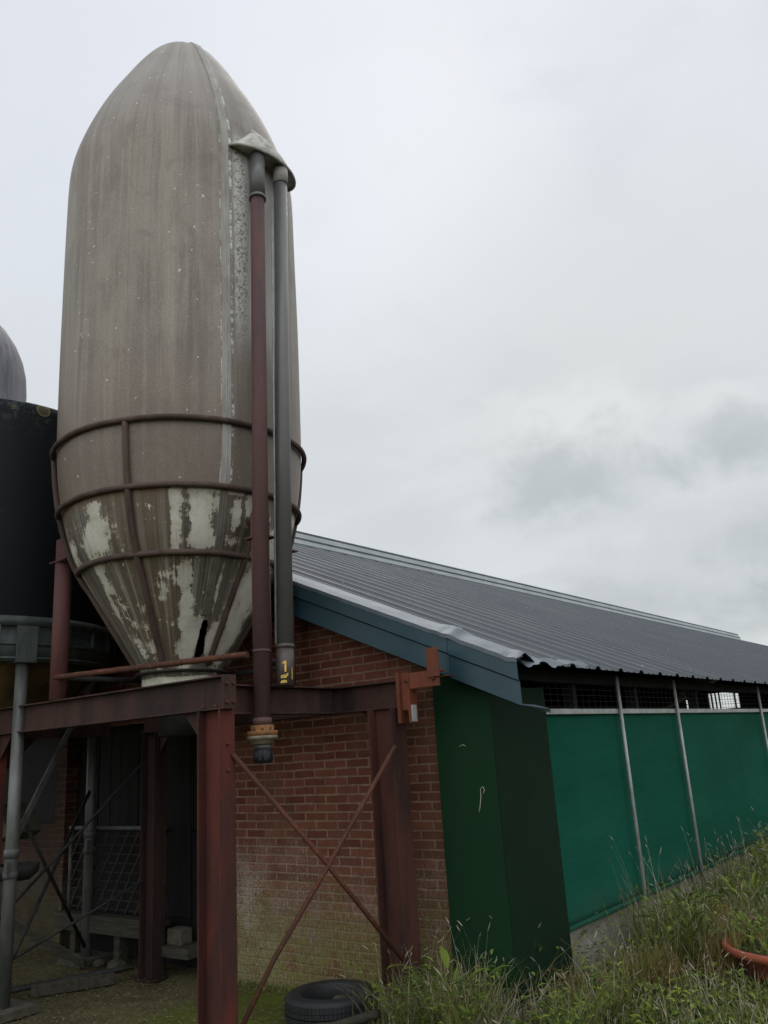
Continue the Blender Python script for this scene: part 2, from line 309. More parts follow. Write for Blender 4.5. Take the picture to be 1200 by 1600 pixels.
# ------------------------------------------------------------------ mesh helpers
class MB:
    """collects world-space shapes; build() links them as ONE mesh object"""
    def __init__(self): self.bm = bmesh.new()
    def face(self, pts, smooth=False):
        f = self.bm.faces.new([self.bm.verts.new(p) for p in pts]); f.smooth = smooth; return f
    def box(self, a, b, mat=None):
        (x0, y0, z0), (x1, y1, z1) = a, b
        vs = [self.bm.verts.new(Vector(p)) for p in ((x0,y0,z0),(x1,y0,z0),(x1,y1,z0),(x0,y1,z0),(x0,y0,z1),(x1,y0,z1),(x1,y1,z1),(x0,y1,z1))]
        if mat is not None:
            for v in vs: v.co = mat @ v.co
        for q in ((3,2,1,0),(4,5,6,7),(0,1,5,4),(1,2,6,5),(2,3,7,6),(3,0,4,7)): self.bm.faces.new([vs[i] for i in q])
        return self
    def tube(self, pts, r, seg=16, cap=True, r2=None, closed=False):
        pts = [Vector(p) for p in pts]; n = len(pts); rings = []
        up = None
        for i, p in enumerate(pts):
            if closed: d = pts[(i + 1) % n] - pts[i - 1]
            else: d = pts[min(i + 1, n - 1)] - pts[max(i - 1, 0)]
            d.normalize()
            if up is None: up = d.orthogonal().normalized()
            else: up = (up - d * up.dot(d)).normalized()
            w = d.cross(up)
            rr = r if r2 is None else r + (r2 - r) * i / max(1, n - 1)
            rings.append([self.bm.verts.new(p + (up * math.cos(2*PI*k/seg) + w * math.sin(2*PI*k/seg)) * rr) for k in range(seg)])
        m = n if closed else n - 1
        for i in range(m):
            a, b = rings[i], rings[(i + 1) % n]
            for k in range(seg):
                self.bm.faces.new((a[k], a[(k+1) % seg], b[(k+1) % seg], b[k])).smooth = True
        if cap and not closed:
            self.bm.faces.new(rings[0][::-1]); self.bm.faces.new(rings[-1])
        return self
    def lathe(self, prof, c, seg=48, a0=0, a1=2*PI, smooth=True):
        full = abs(a1 - a0 - 2*PI) < 1e-6; N = seg if full else seg + 1
        rings = []
        for r, z in prof:
            if r < 1e-5: rings.append([self.bm.verts.new((c[0], c[1], c[2] + z))] * N)
            else: rings.append([self.bm.verts.new((c[0] + r*math.cos(a0 + (a1-a0)*k/seg), c[1] + r*math.sin(a0 + (a1-a0)*k/seg), c[2] + z)) for k in range(N)])
        for a, b in zip(rings, rings[1:]):
            for k in range(seg):
                k2 = (k + 1) % N
                q = []
                for v in (a[k], a[k2], b[k2], b[k]):
                    if v not in q: q.append(v)
                if len(q) > 2: self.bm.faces.new(q).smooth = smooth
        return self
    def prism(self, poly, y0, y1, axis='Y'):
        """closed polygon in XZ pushed along Y (or YZ along X)"""
        P = (lambda a, b, t: (a, t, b)) if axis == 'Y' else (lambda a, b, t: (t, a, b))
        A = [self.bm.verts.new(P(a, b, y0)) for a, b in poly]; B = [self.bm.verts.new(P(a, b, y1)) for a, b in poly]
        n = len(poly); self.bm.faces.new(A); self.bm.faces.new(B[::-1])
        for i in range(n): self.bm.faces.new((A[i], B[i], B[(i+1) % n], A[(i+1) % n]))
        return self
    def ibeam(self, p, q, h, w, tf=.011, tw=.008, up=(0, 0, 1)):
        p, q = Vector(p), Vector(q); d = (q - p); L = d.length; d.normalize(); up = Vector(up); s = d.cross(up).normalized(); up = s.cross(d)
        mat = Matrix((( d.x, s.x, up.x, p.x), (d.y, s.y, up.y, p.y), (d.z, s.z, up.z, p.z), (0, 0, 0, 1)))
        self.box((0, -w/2, h/2 - tf), (L, w/2, h/2), mat); self.box((0, -w/2, -h/2), (L, w/2, -h/2 + tf), mat)
        self.box((0, -tw/2, -h/2 + tf), (L, tw/2, h/2 - tf), mat); return self
    def bar(self, p, q, w, t, side=(0, 1, 0)):
        p, q = Vector(p), Vector(q); d = q - p; L = d.length; d.normalize(); s = Vector(side); s = (s - d*s.dot(d)).normalized(); u = d.cross(s)
        mat = Matrix(((d.x, s.x, u.x, p.x), (d.y, s.y, u.y, p.y), (d.z, s.z, u.z, p.z), (0, 0, 0, 1)))
        return self.box((0, -t/2, -w/2), (L, t/2, w/2), mat)
    def build(self, name, mat, parent=None, bevel=0, recalc=True):
        if recalc: bmesh.ops.recalc_face_normals(self.bm, faces=self.bm.faces)
        off = Vector((0, 0, 0)); p = parent
        while p is not None: off += p.location; p = p.parent
        me = bpy.data.meshes.new(name)
        for v in self.bm.verts: v.co -= off
        self.bm.to_mesh(me); self.bm.free()
        me.materials.append(mat)
        o = bpy.data.objects.new(name, me); col.objects.link(o)
        if parent is not None: o.parent = parent
        if bevel:
            b = o.modifiers.new('bevel', 'BEVEL'); b.width = bevel; b.segments = 2; b.limit_method = 'ANGLE'
        return o

def tag(o, label=None, cat=None, group=None, kind=None):
    if label: o['label'] = label
    if cat: o['category'] = cat
    if group: o['group'] = group
    if kind: o['kind'] = kind
    return o
def thing(name, label, cat, loc=(0, 0, 0), group=None):
    o = bpy.data.objects.new(name, None); col.objects.link(o); o.location = loc; o.empty_display_size = .2
    return tag(o, label, cat, group)
def arc(c, r, z, a0, a1, n): return [(c[0] + r*math.cos(a0 + (a1-a0)*i/n), c[1] + r*math.sin(a0 + (a1-a0)*i/n), z) for i in range(n + 1)]

# ------------------------------------------------------------------ barn
YW = 4.87                       # face of the gable wall
XE, ZE, SL, XR = -2.62, 2.09, .435, -9.13   # eave edge, its height, roof slope, ridge
ZR = ZE + SL*(XE - XR)
XL = 2*XR - XE; YF = 4.80; YB = 40.
def zroof(x): return ZE + SL*(XE - x) if x > XR else ZR - SL*(XR - x)
barn = thing('barn', 'long low brick barn with dark ribbed roof and green curtain side', 'barn', (-3.3, YW, 0))

w = MB(); xo0, xo1, zo = -7.72, -5.52, 1.98
top = lambda x: zroof(x) - .10
for poly in ([(xo1, 0), (-3.316, 0), (-3.316, top(-3.316)), (xo1, top(xo1))],
             [(xo0, zo), (xo1 - .0001, zo), (xo1 - .0001, top(xo1)), (xo0, top(xo0))],
             [(XL + .3, 0), (xo0 - .0001, 0), (xo0 - .0001, 1.12), (XL + .3, 1.12)], [(-7.88, 1.1201), (xo0 - .0001, 1.1201), (xo0 - .0001, zo), (-7.88, zo)],
             [(XL + .3, zo), (xo0 - .0001, zo), (xo0 - .0001, top(xo0)), (XR, top(XR)), (XL + .3, top(XL + .3))], [(XL + .3, 1.1201), (-9.6, 1.1201), (-9.6, zo - .0001), (XL + .3, zo - .0001)]):
    w.prism(poly, YW, YW + .22)
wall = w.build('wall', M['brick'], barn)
# inner lining and far side, far gable with two lit openings
w = MB()
w.box((XL + .25, YW + .3, 0), (XL + .35, YB, 2.0))
yg = 39.5
A0, A1, B0, B1 = -13.25, -12.68, -12.20, -10.85       # the two lit openings
for poly in ([(B1, 0), (-2.95, 0), (-2.95, 1.9), (XR, ZR - .1), (B1, top(B1))],
             [(B0, 0), (B1, 0), (B1, 2.50), (B0, 2.50)], [(B0, 3.20), (B1, 3.20), (B1, top(B1)), (B0, top(B0))],
             [(A1, 0), (B0, 0), (B0, top(B0)), (A1, top(A1))],
             [(A0, 0), (A1, 0), (A1, 2.62), (A0, 2.62)], [(A0, 3.0), (A1, 3.0), (A1, top(A1)), (A0, top(A0))],
             [(XL + .3, 0), (A0, 0), (A0, top(A0)), (XL + .3, top(XL + .3))]):
    w.prism(poly, yg, yg + .2)
lin = w.build('far_wall', M['inner_dark'], barn)
w = MB()
for x in (-12.02, -11.84, -11.68, -11.02): w.box((x - .03, yg - .05, 2.45), (x + .03, yg - .003, 3.3))
for k in range(6): w.box((B0, yg - .03, 2.56 + k*.11), (B1, yg - .004, 2.570 + k*.11))
for k in range(3): w.box((A0, yg - .03, 2.7 + k*.11), (A1, yg - .004, 2.71 + k*.11))
w.box((-12.97, yg - .03, 2.6), (-12.95, yg - .004, 3.05)); w.bar((A0, yg - .06, 2.75), (A1, yg - .06, 2.98), .035, .02)
w.build('window_bars', M['dark_steel'], barn)
# timber door set back in the opening
w = MB(); random.seed(3)
w.box((xo0, YW + .16, 1.05), (xo1, YW + .20, zo))
x = xo0
while x < xo1 - .02:
    ww = min(random.uniform(.09, .15), xo1 - x); w.box((x + .004, YW + .125 + random.uniform(0, .012), 1.06), (x + ww - .004, YW + .158, zo - .01)); x += ww
dr = w.build('plank_door', M['timber_dark'], barn)
w = MB(); w.box((-9.6, YW + .10, 1.1202), (-7.881, YW + .15, zo - .0002)); w.build('dark_void_sheet', M['timber_dark'], barn)  # dark sheet added in place of the black void left of the door
w = MB(); w.box((xo0, YW + .14, 0), (xo1, YW + .20, 1.04))
x = xo0
while x < xo1 - .02:
    ww = min(random.uniform(.12, .2), xo1 - x); w.box((x + .004, YW + .115 + random.uniform(0, .01), 0), (x + ww - .004, YW + .138, .36)); x += ww
w.box((-6.28, YW + .118, .37), (-6.02, YW + .137, 1.9))
w.build('plank_skirting', M['timber_dark'], barn)

# ribbed roof sheets, both slopes
def roof_sheet(xa, za, xb, zb, name):
    bm = MB(); prof = []; y = YF; P = .427
    while y < YB:
        prof += [(y, 0), (y + .085, .0), (y + .095, .008), (y + .105, .008), (y + .115, 0), (y + .2, 0), (y + .21, .008), (y + .22, .008), (y + .23, 0), (y + .315, 0), (y + .342, .024), (y + .392, .024), (y + .42, 0)]; y += P
    nx = 2; cols = []
    for i in range(nx):
        tt = i/(nx-1)
        cols.append([bm.bm.verts.new((xa + (xb-xa)*tt, yy, za + (zb-za)*tt + h)) for yy, h in prof])
    for a, b in zip(cols, cols[1:]):
        for k in range(len(prof) - 1): bm.bm.faces.new((a[k], a[k+1], b[k+1], b[k]))
    o = bm.build(name, M['roof'], barn)
    so = o.modifiers.new('thick', 'SOLIDIFY'); so.thickness = .004
    return o
roof_sheet(XE, ZE, XR, ZR, 'roof')
roof_sheet(XL, ZE, XR, ZR, 'roof')
# purlin and eave beam under the sheet
w = MB(); w.box((-3.10, YW + .25, 2.03), (-2.96, YB - .5, 2.11))
w.build('eave_beam', M['inner_dark'], barn)
# raised ridge vent with three rails
w = MB(); YV0, YV1 = 4.9, 34.1
rv = [(XR + .24, ZR - .24*SL + .002), (XR + .13, ZR + .15), (XR, ZR + .235), (XR - .13, ZR + .15), (XR - .24, ZR - .24*SL + .002)]
for (xa, za), (xb, zb) in zip(rv, rv[1:]):
    w.face([(xa, YV0, za), (xb, YV0, zb), (xb, YV1, zb), (xa, YV1, za)])
w.face([(x, YV1, z) for x, z in rv]); w.face([(x, YV0, z) for x, z in rv][::-1])
vent = w.build('ridge_vent', M['ridge'], barn)
for k in (.04, .5, 1.):
    w = MB(); a, b = rv[0], rv[1]; x = a[0] + (b[0]-a[0])*k; z = a[1] + (b[1]-a[1])*k
    w.box((x - .012, YV0, z - .004), (x + .012, YV1 - .01, z + .018)); w.build('vent_rail', M['ridge_line'], vent)

# verge: stepped teal bargeboard and the crumpled grey flashing on top
dirx = Vector((-1, 0, SL))
def sweep(prof, xs, name, mat, parent, jit=None):
    bm = MB(); rows = []
    for x in xs:
        z0 = zroof(x); rows.append([bm.bm.verts.new((x, yy, z0 + zz)) for yy, zz in prof])
    for a, b in zip(rows, rows[1:]):
        for k in range(len(prof) - 1): bm.bm.faces.new((a[k], a[k+1], b[k+1], b[k]))
    o = bm.build(name, mat, parent, recalc=False)
    so = o.modifiers.new('thick', 'SOLIDIFY'); so.thickness = .004
    return o
verge = sweep([(4.70, .02), (4.70, -.095), (4.716, -.108), (4.716, -.25), (4.755, -.262)], [-2.575, -3.08], 'verge_board', M['teal'], barn)
sweep([(4.695, .028), (4.695, -.089), (4.711, -.102), (4.711, -.246), (4.75, -.258)], [-3.075, -5.5, -8, XR], 'verge_board', M['teal'], barn)
# crumpled flashing: fine grid with dents
bm = MB(); rows = []; n = 170
for i in range(n):
    x = -2.57 - i*(XR*-1 - 2.57)/(n - 1) if i > 60 else -2.57 - i*.022
    if i > 60: x = -2.57 - 60*.022 - (i - 60)*((-XR - 2.57 - 60*.022)/(n - 61))
    row = []
    for j, yy in enumerate((4.688, 4.69, 4.75, 4.81, 4.87, 4.93, 4.98)):
        z = zroof(x) + (.0, .028, .052, .070, .066, .055, .040)[j]
        d1 = math.exp(-((x + 3.09)/.07)**2); d2 = math.exp(-((x + 2.60)/.06)**2)
        nz = mnoise.noise(Vector((x*9, yy*14, 1.3)))
        z += .012*nz*(.10 + 3*d1 + 3*d2) + (.02*d1 - .03*d2*(j > 3)) 
        row.append(bm.bm.verts.new((x + .006*nz, yy + .008*mnoise.noise(Vector((x*11, yy*9, 4)))*(d1 + d2) - .012*d1*(j < 2), z)))
    rows.append(row)
for a, b in zip(rows, rows[1:]):
    for k in range(6): bm.bm.faces.new((a[k], a[k+1], b[k+1], b[k]))
fl = bm.build('verge_flashing', M['flash_grey'], verge, recalc=False)
# torn end of the flashing folding along the eave
bm = MB(); rows = []
for i in range(34):
    yy = 4.70 + i*.03; k = i/33
    nz = mnoise.noise(Vector((yy*7, 2.2, .4))); nz2 = mnoise.noise(Vector((yy*15, 5.2, .4)))
    row = []
    for j in range(6):
        q = j/5
        x = -2.60 - .10*(1-q)*(1-k) + .055*q - .02*nz2*q
        z = zroof(-2.62) + .048 - .085*q*(.75 + .9*nz)*(1 - .55*k) + .014*nz2
        row.append(bm.bm.verts.new((x, yy + .012*nz2*q, z)))
    rows.append(row)
for a, b in zip(rows, rows[1:]):
    for k in range(5): bm.bm.faces.new((a[k], a[k+1], b[k+1], b[k]))
bm.build('torn_flashing', M['flash_grey'], verge, recalc=False)
w = MB(); w.face([(-2.575, 4.72, 1.825), (-2.46, 4.86, 1.79), (-2.585, 4.90, 1.825), (-2.62, 4.75, 1.835)]); w.face([(-2.46, 4.86, 1.79), (-2.463, 4.862, 1.765), (-2.585, 4.902, 1.80), (-2.585, 4.90, 1.825)])
o = w.build('bent_lip', M['flash_grey'], verge); o.modifiers.new('t', 'SOLIDIFY').thickness = .003

# corner panel: folded dark green sheet, front and side
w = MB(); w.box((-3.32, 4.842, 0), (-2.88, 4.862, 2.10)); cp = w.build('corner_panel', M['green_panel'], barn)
w = MB(); w.box((-2.89, 4.8425, .0), (-2.872, 5.59, 1.965)); sp = w.build('side_panel', M['green_panel_shaded'], barn); sp['label'] = 'side leaf of the green corner panel, shade painted into its green'
w = MB(); w.tube([(-2.99, 4.839, 1.30), (-2.975, 4.838, 1.325), (-2.985, 4.838, 1.345), (-3.005, 4.838, 1.33), (-3.005, 4.838, 1.29), (-3.02, 4.838, 1.22), (-3.03, 4.838, 1.19)], .0022, 6); w.build('bird_mark', M['cream'], cp)
w = MB(); w.tube([(-3.14, 4.838, 1.60), (-3.11, 4.838, 1.61), (-3.09, 4.838, 1.60)], .0025, 6); w.build('bird_mark', M['cream'], cp)

# curtain, rail, poles, plinth
XC = -2.885; ny, nz_ = 160, 26; bm = MB(); rows = []
YC0, YC1 = 5.60, 39.
for j in range(nz_ + 1):
    z = .37 + (1.80 - .37)*j/nz_; row = []
    for i in range(ny + 1):
        y = YC0 + (YC1 - YC0)*(i/ny)**1.8
        dx = .012*mnoise.noise(Vector((y*.9, z*1.7, 0))) + .006*mnoise.noise(Vector((y*3.1, z*2.6, 3)))
        dx += -.012*math.exp(-((z - .37)/.05)**2)
        row.append(bm.bm.verts.new((XC + dx - .015, y, z)))
    rows.append(row)
for a, b in zip(rows, rows[1:]):
    for k in range(ny): bm.bm.faces.new((a[k], a[k+1], b[k+1], b[k])).smooth = True
cu = bm.build('wind_curtain', M['curtain'], barn); cu.modifiers.new('t', 'SOLIDIFY').thickness = .003
w = MB(); w.tube([(XC - .01, YC0, .372), (XC - .01, YC1, .372)], .018, 10); w.build('curtain_hem', M['curtain'], cu)
w = MB(); w.box((-2.905, 5.592, 1.782), (-2.862, YC1, 1.822)); w.build('curtain_rail', M['white_pole'], barn, .004)
for y in (6.87, 8.235, 11.2, 12.9, 15.6):
    w = MB(); w.tube([(-2.842, y, .34), (-2.842, y, 2.09)], .0155, 10); w.build('curtain_pole', M['white_pole'], barn)
w = MB(); w.box((-3.12, 5.0, -.1), (-2.935, YB, .355)); w.build('plinth', M['concrete'], barn)
# net behind the open slot
w = MB()
for k in range(6): w.box((-2.934, 5.6, 1.84 + k*.045), (-2.931, 30, 1.8425 + k*.045))
y = 5.7
while y < 24: w.box((-2.9315, y, 1.82), (-2.9285, y + .003, 2.07)); y += .11
w.build('wire_net', M['dark_steel'], barn)
for y in (6.4, 7.7, 9.4): w = MB(); w.box((-3.12, y, 0), (-3.03, y + .07, 2.02)); w.build('inner_post', M['inner_dark'], barn)

# ------------------------------------------------------------------ steel frame under the silo
frame = thing('steel_frame', 'rusty red steel beam frame carrying the big weathered silo', 'frame', (-5.1, 4.05, 0))
w = MB(); w.ibeam((-6.95, 3.515, 2.0), (-3.895, 3.515, 2.0), .20, .10); w.box((-3.8945, 3.462, 1.90), (-3.883, 3.568, 2.102))
w.build('beam', M['rust_beam'], frame, .002)
w = MB(); w.ibeam((-3.969, 3.578, 1.96), (-3.969, 4.54, 1.96), .18, .10); w.build('beam', M['rust_beam'], frame, .002)
w = MB(); w.ibeam((-6.15, 4.60, 1.96), (-3.41, 4.60, 1.96), .18, .10); w.build('beam', M['rust_beam'], frame, .002)
w = MB(); w.ibeam((-6.55, 3.578, 1.96), (-6.55, 4.54, 1.96), .18, .10); w.build('beam', M['rust_beam'], frame, .002)
def post(x0, x1, y0, y1, z1, mat):   # H post, flanges square to X
    w = MB(); w.box((x0, y0, 0), (x0 + .009, y1, z1)); w.box((x1 - .009, y0, 0), (x1, y1, z1)); w.box((x0 + .0095, (y0+y1)/2 - .0035, 0), (x1 - .0095, (y0+y1)/2 + .0035, z1))
    w.box((x0 - .02, y0 - .02, 0), (x1 + .02, y1 + .02, .012)); return w.build('post', mat, frame, .0015)
post(-4.115, -3.918, 3.462, 3.585, 1.8985, M['rust_post'])
post(-6.70, -6.50, 3.462, 3.585, 1.8985, M['rust_post'])
post(-3.625, -3.43, 4.50, 4.66, 1.8685, M['rust_column'])
post(-6.10, -5.93, 4.54, 4.66, 1.8685, M['rust_dark'])
def gusset(pts, y0, y1): w = MB(); w.prism(pts, y0, y1); return w.build('gusset', M['rust_beam'], frame)
gusset([(-4.116, 1.898), (-4.30, 1.898), (-4.27, 1.86), (-4.116, 1.70)], 3.518, 3.526)
gusset([(-6.499, 1.898), (-6.499, 1.70), (-6.36, 1.86), (-6.34, 1.898)], 3.518, 3.526)
gusset([(-3.626, 1.868), (-3.75, 1.868), (-3.626, 1.72)], 4.596, 4.604)
gusset([(-5.929, 1.868), (-5.80, 1.868), (-5.929, 1.70)], 4.596, 4.604)
def bolt(p, d, r=.012):
    w = MB(); d = Vector(d); w.tube([Vector(p), Vector(p) + d*.012], r, 6); w.tube([Vector(p) + d*.0121, Vector(p) + d*.018], r*.6, 8); w.build('bolt', M['rust_rod'], frame)
for x in (-4.07, -3.96):
    bolt((x, 3.474, 1.918 - .004), (0, 0, 1)); 
for z in (1.94, 2.05): bolt((-3.8829, 3.49, z), (1, 0, 0)); bolt((-3.8829, 3.545, z), (1, 0, 0))
for z in (1.70, 1.55): bolt((-3.9179, 3.525, z), (1, 0, 0))
for x in (-3.32, -3.10): bolt((x, 4.5395, 2.03), (0, -1, 0))
def rod(pts, r=.0145, mat='rust_rod'): w = MB(); w.tube(pts, r, 8); return w.build('brace_rod', M[mat], frame)
rod([(-3.912, 3.56, 1.64), (-3.62, 3.99, 1.015), (-3.42, 4.49, .36)])
rod([(-3.915, 3.55, .12), (-3.80, 3.75, .50), (-3.60, 4.03, .975), (-3.40, 4.49, 1.63)])
rod([(-6.49, 3.56, .55), (-6.12, 4.56, 1.62)], .011, 'dark_steel')
rod([(-6.49, 3.60, .25), (-6.05, 4.53, .72)], .011, 'dark_steel')
# orange channel bracket at the beam end
w = MB(); w.box((-3.40, 4.535, 1.768), (-3.375, 4.62, 2.095)); w.box((-3.374, 4.56, 1.85), (-3.31, 4.57, 2.09)); w.box((-3.309, 4.535, 1.768), (-3.295, 4.62, 1.98))
w.box((-3.294, 4.54, 1.982), (-3.055, 4.55, 2.083)); w.box((-3.294, 4.5505, 2.071), (-3.055, 4.62, 2.083))
w.box((-3.135, 4.525, 2.04), (-3.045, 4.5385, 2.225)); w.box((-3.135, 4.5395, 2.04), (-3.122, 4.62, 2.225)); w.box((-3.12, 4.54, 2.036), (-2.98, 4.64, 2.0395))
br = w.build('orange_bracket', M['orange_paint'], frame, .001); br['label'] = 'orange primed stepped channel bracket at the beam end'
w = MB(); w.box((-3.294, 4.545, 1.775), (-3.284, 4.59, 1.88)); w.build('white_cap', M['white_pole'], br)

# ------------------------------------------------------------------ the silo
AX = Vector((-5.067, 4.116, 0)); VN = Vector((math.sin(R(-51)), math.cos(R(-51)), 0)); VS = Vector((VN.y, -VN.x, 0))
def sp_(deg, r, z):             # point round the silo axis; 0 degrees is the side towards the yard, positive turns right
    a = R(deg); return AX + VS*(r*math.sin(a)) - VN*(r*math.cos(a)) + Vector((0, 0, z))
PR = [(.272, 2.15), (.30, 2.27), (.735, 2.99), (.80, 3.13), (.865, 3.35), (.905, 3.55), (.93, 3.75), (.943, 3.95), (.947, 4.2), (.950, 5.0), (.947, 6.0), (.942, 6.3), (.925, 6.45), (.88, 6.62),
      (.82, 6.794), (.75, 6.968), (.668, 7.142), (.575, 7.316), (.482, 7.49), (.38, 7.66), (.30, 7.77), (.21, 7.855), (.12, 7.905), (.05, 7.923), (0, 7.927)]
def rad(z):
    for i, ((r0, z0), (r1, z1)) in enumerate(zip(PR, PR[1:])):
        if z0 <= z <= z1:
            t = (z - z0)/(z1 - z0)
            if i == 0 or i == 1: return r0 + (r1-r0)*t
            pm = PR[i-1] if i > 2 else (r0 - (r1-r0), z0 - (z1-z0)); pp = PR[i+2] if i + 2 < len(PR) else (r1 + (r1-r0), z1 + (z1-z0))
            m0 = (r1 - pm[0])/(z1 - pm[1])*(z1-z0); m1 = (pp[0] - r0)/(pp[1] - z0)*(z1-z0)
            if i + 2 >= len(PR): m1 = r1 - r0
            return max(0, (2*t**3-3*t*t+1)*r0 + (t**3-2*t*t+t)*m0 + (-2*t**3+3*t*t)*r1 + (t**3-t*t)*m1)
    return PR[-1][0] if z > PR[-1][1] else PR[0][0]
silo = thing('feed_silo', 'tall bullet-shaped weathered polyester silo with rusty hoop cage standing on the red frame', 'silo', (AX.x, AX.y, 2.06))
BLOBS = [(-47, 3.14, 10, .14, 1.), (-44.6, 3.33, 3.5, .05, 1.1), (-52, 2.9, 5, .18, .7), (-56, 2.7, 4, .15, .6), (-47, 2.5, 6, .22, .45), (-3, 3.33, 2.6, .14, 1.), (-3.2, 3.15, 2.4, .16, 1.),
         (6, 3.43, 9, .05, 1.), (20, 3.42, 14, .035, .9), (8.5, 3.25, 5.5, .2, 1.15), (9, 3.09, 7, .07, 1.15), (15, 3.3, 4, .1, .55), (26, 3.3, 2.5, .2, .75), (33, 3.36, 4, .12, .9), (25.5, 3.08, 5, .05, .7),
         (2, 2.85, 4, .10, .95), (2.5, 2.68, 3.8, .13, 1.0), (4.5, 2.52, 7, .12, 1.1), (4, 2.36, 9, .12, 1.1), (13, 2.5, 6, .10, .9), (32, 2.5, 8, .09, .95), (30, 2.38, 7, .07, .9), (52, 2.8, 14, .5, .95), (52, 2.45, 14, .3, .9),
         (-12, 2.78, 4, .12, .6), (-9, 2.85, 5, .06, .6), (24, 2.8, 1.5, .25, .6), (-30, 2.45, 6, .2, .45), (65, 3.2, 12, .25, .6), (-75, 3.1, 9, .2, .6)]
HOLE = [(16.2, 2.50), (17.6, 2.575), (22.6, 2.562), (23.0, 2.47), (25.5, 2.36), (19.5, 2.302), (15.0, 2.31)]
def inpoly(x, y, P):
    c = False
    for (x0, y0), (x1, y1) in zip(P, P[1:] + P[:1]):
        if (y0 > y) != (y1 > y) and x < (x1-x0)*(y-y0)/(y1-y0) + x0: c = not c
    return c
def shell(zs, degs, name, hole=False):
    bm = bmesh.new(); uvl = bm.loops.layers.uv.new('UVMap'); cr = bm.verts.layers.float.new('cream')
    g = []; meta = {}
    for z in zs:
        row = []
        for d in degs:
            r = rad(z); wob = .006*mnoise.noise(Vector((d*.03, z*.8, 0)))
            if z < 7.9: r += wob*min(1, r/.5)
            v = bm.verts.new(sp_(d, r, z) - Vector((AX.x, AX.y, 2.06)))
            if z < 3.7:
                b = 0
                for a0, z0, ra, rz, k in BLOBS:
                    q = ((d-a0)/ra)**2 + ((z-z0)/rz)**2
                    if q < 4: b = max(b, k*math.exp(-q*.9))
                v[cr] = b
            meta[v] = (d/100., z); row.append(v)
        g.append(row)
    for j in range(len(zs) - 1):
        for i in range(len(degs) - 1):
            if hole:
                d = (degs[i] + degs[i+1])/2; z = (zs[j] + zs[j+1])/2
                jx = .8*mnoise.noise(Vector((d*.6, z*30, 1))) 
                if inpoly(d + jx, z, HOLE): continue
            f = bm.faces.new((g[j][i], g[j][i+1], g[j+1][i+1], g[j+1][i])); f.smooth = True
            for lp in f.loops: lp[uvl].uv = meta[lp.vert]
    bmesh.ops.remove_doubles(bm, verts=list({v for row in g for v in (row if row is g[0] or row is g[-1] else (row[0], row[-1]))}), dist=1e-5)
    me = bpy.data.meshes.new(name); bm.to_mesh(me); bm.free(); me.materials.append(M['silo'])
    o = bpy.data.objects.new(name, me); col.objects.link(o); o.parent = silo
    return o
fr = lambda a, b, n: [a + (b-a)*i/n for i in range(n + 1)]
zb = fr(3.44, 6.2, 40) + [6.2 + (7.9265 - 6.2)*(1-(1-i/44)**1.6) for i in range(1, 45)]
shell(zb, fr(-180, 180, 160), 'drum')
dh = fr(-180, -70, 26) + fr(-70, 70, 200)[1:] + fr(70, 180, 26)[1:]
hp = shell(fr(2.15, 3.44, 92), dh, 'hopper', True); hp['label'] = 'grimy peeling hopper cone with a black split near its foot'
w = MB(); w.tube([(AX.x, AX.y, 2.02), (AX.x, AX.y, 2.235)], .285, 40); w.build('outlet_collar', M['cream'], silo)
w = MB(); w.tube([(AX.x, AX.y, 1.80), (AX.x, AX.y, 2.02)], .17, 24); w.tube([(AX.x, AX.y, 2.235), (AX.x, AX.y, 2.25)], .33, 40); w.build('slide_valve', M['dark_steel'], silo)
# seam strip up the drum and over the cap
def strip(d0, half, zs, off, mat, name):
    bm = MB(); rows = []
    for z in zs:
        r = rad(z); hw = half; wv = .004*mnoise.noise(Vector((z*4, d0, 0)))
        da = math.degrees(hw/max(r, .12)); dd = d0 + math.degrees(wv/max(r, .2))
        rows.append([bm.bm.verts.new(sp_(dd + da*k, r + off*h, z)) for k, h in ((-1, -.3), (-.85, 1), (-.2, .8), (0, 1.05), (.2, .8), (.85, 1), (1, -.3))])
    for a, b in zip(rows, rows[1:]):
        for k in range(6): bm.bm.faces.new((a[k], a[k+1], b[k+1], b[k]))
    return bm.build(name, mat, silo)
strip(18.6, .036, fr(3.46, 7.86, 120), .013, M['seam'], 'seam_strip')
strip(18.6, .030, fr(2.60, 3.45, 40), .012, M['seam_low'], 'seam_strip')
# hoop cage
for z in (3.905, 3.435, 2.995):
    w = MB(); rr = rad(z) + (.026 if z > 3.2 else .020)
    w.tube([sp_(k*4, rr + .004*mnoise.noise(Vector((k*.21, z, 0))), z + .004*mnoise.noise(Vector((k*.17, z, 9)))) for k in range(90)], .021, 10, closed=True)
    w.build('hoop', M['rust_cage'], silo)
for a in (-24, 36, 96, 156, -144, -87):
    w = MB()
    w.tube([sp_(a, rad(z) + (.018 if z > 2.9 else .012), z) for z in [3.90 - .045*i for i in range(37)]], .022, 10)
    w.build('cage_rib', M['rust_cage'], silo)
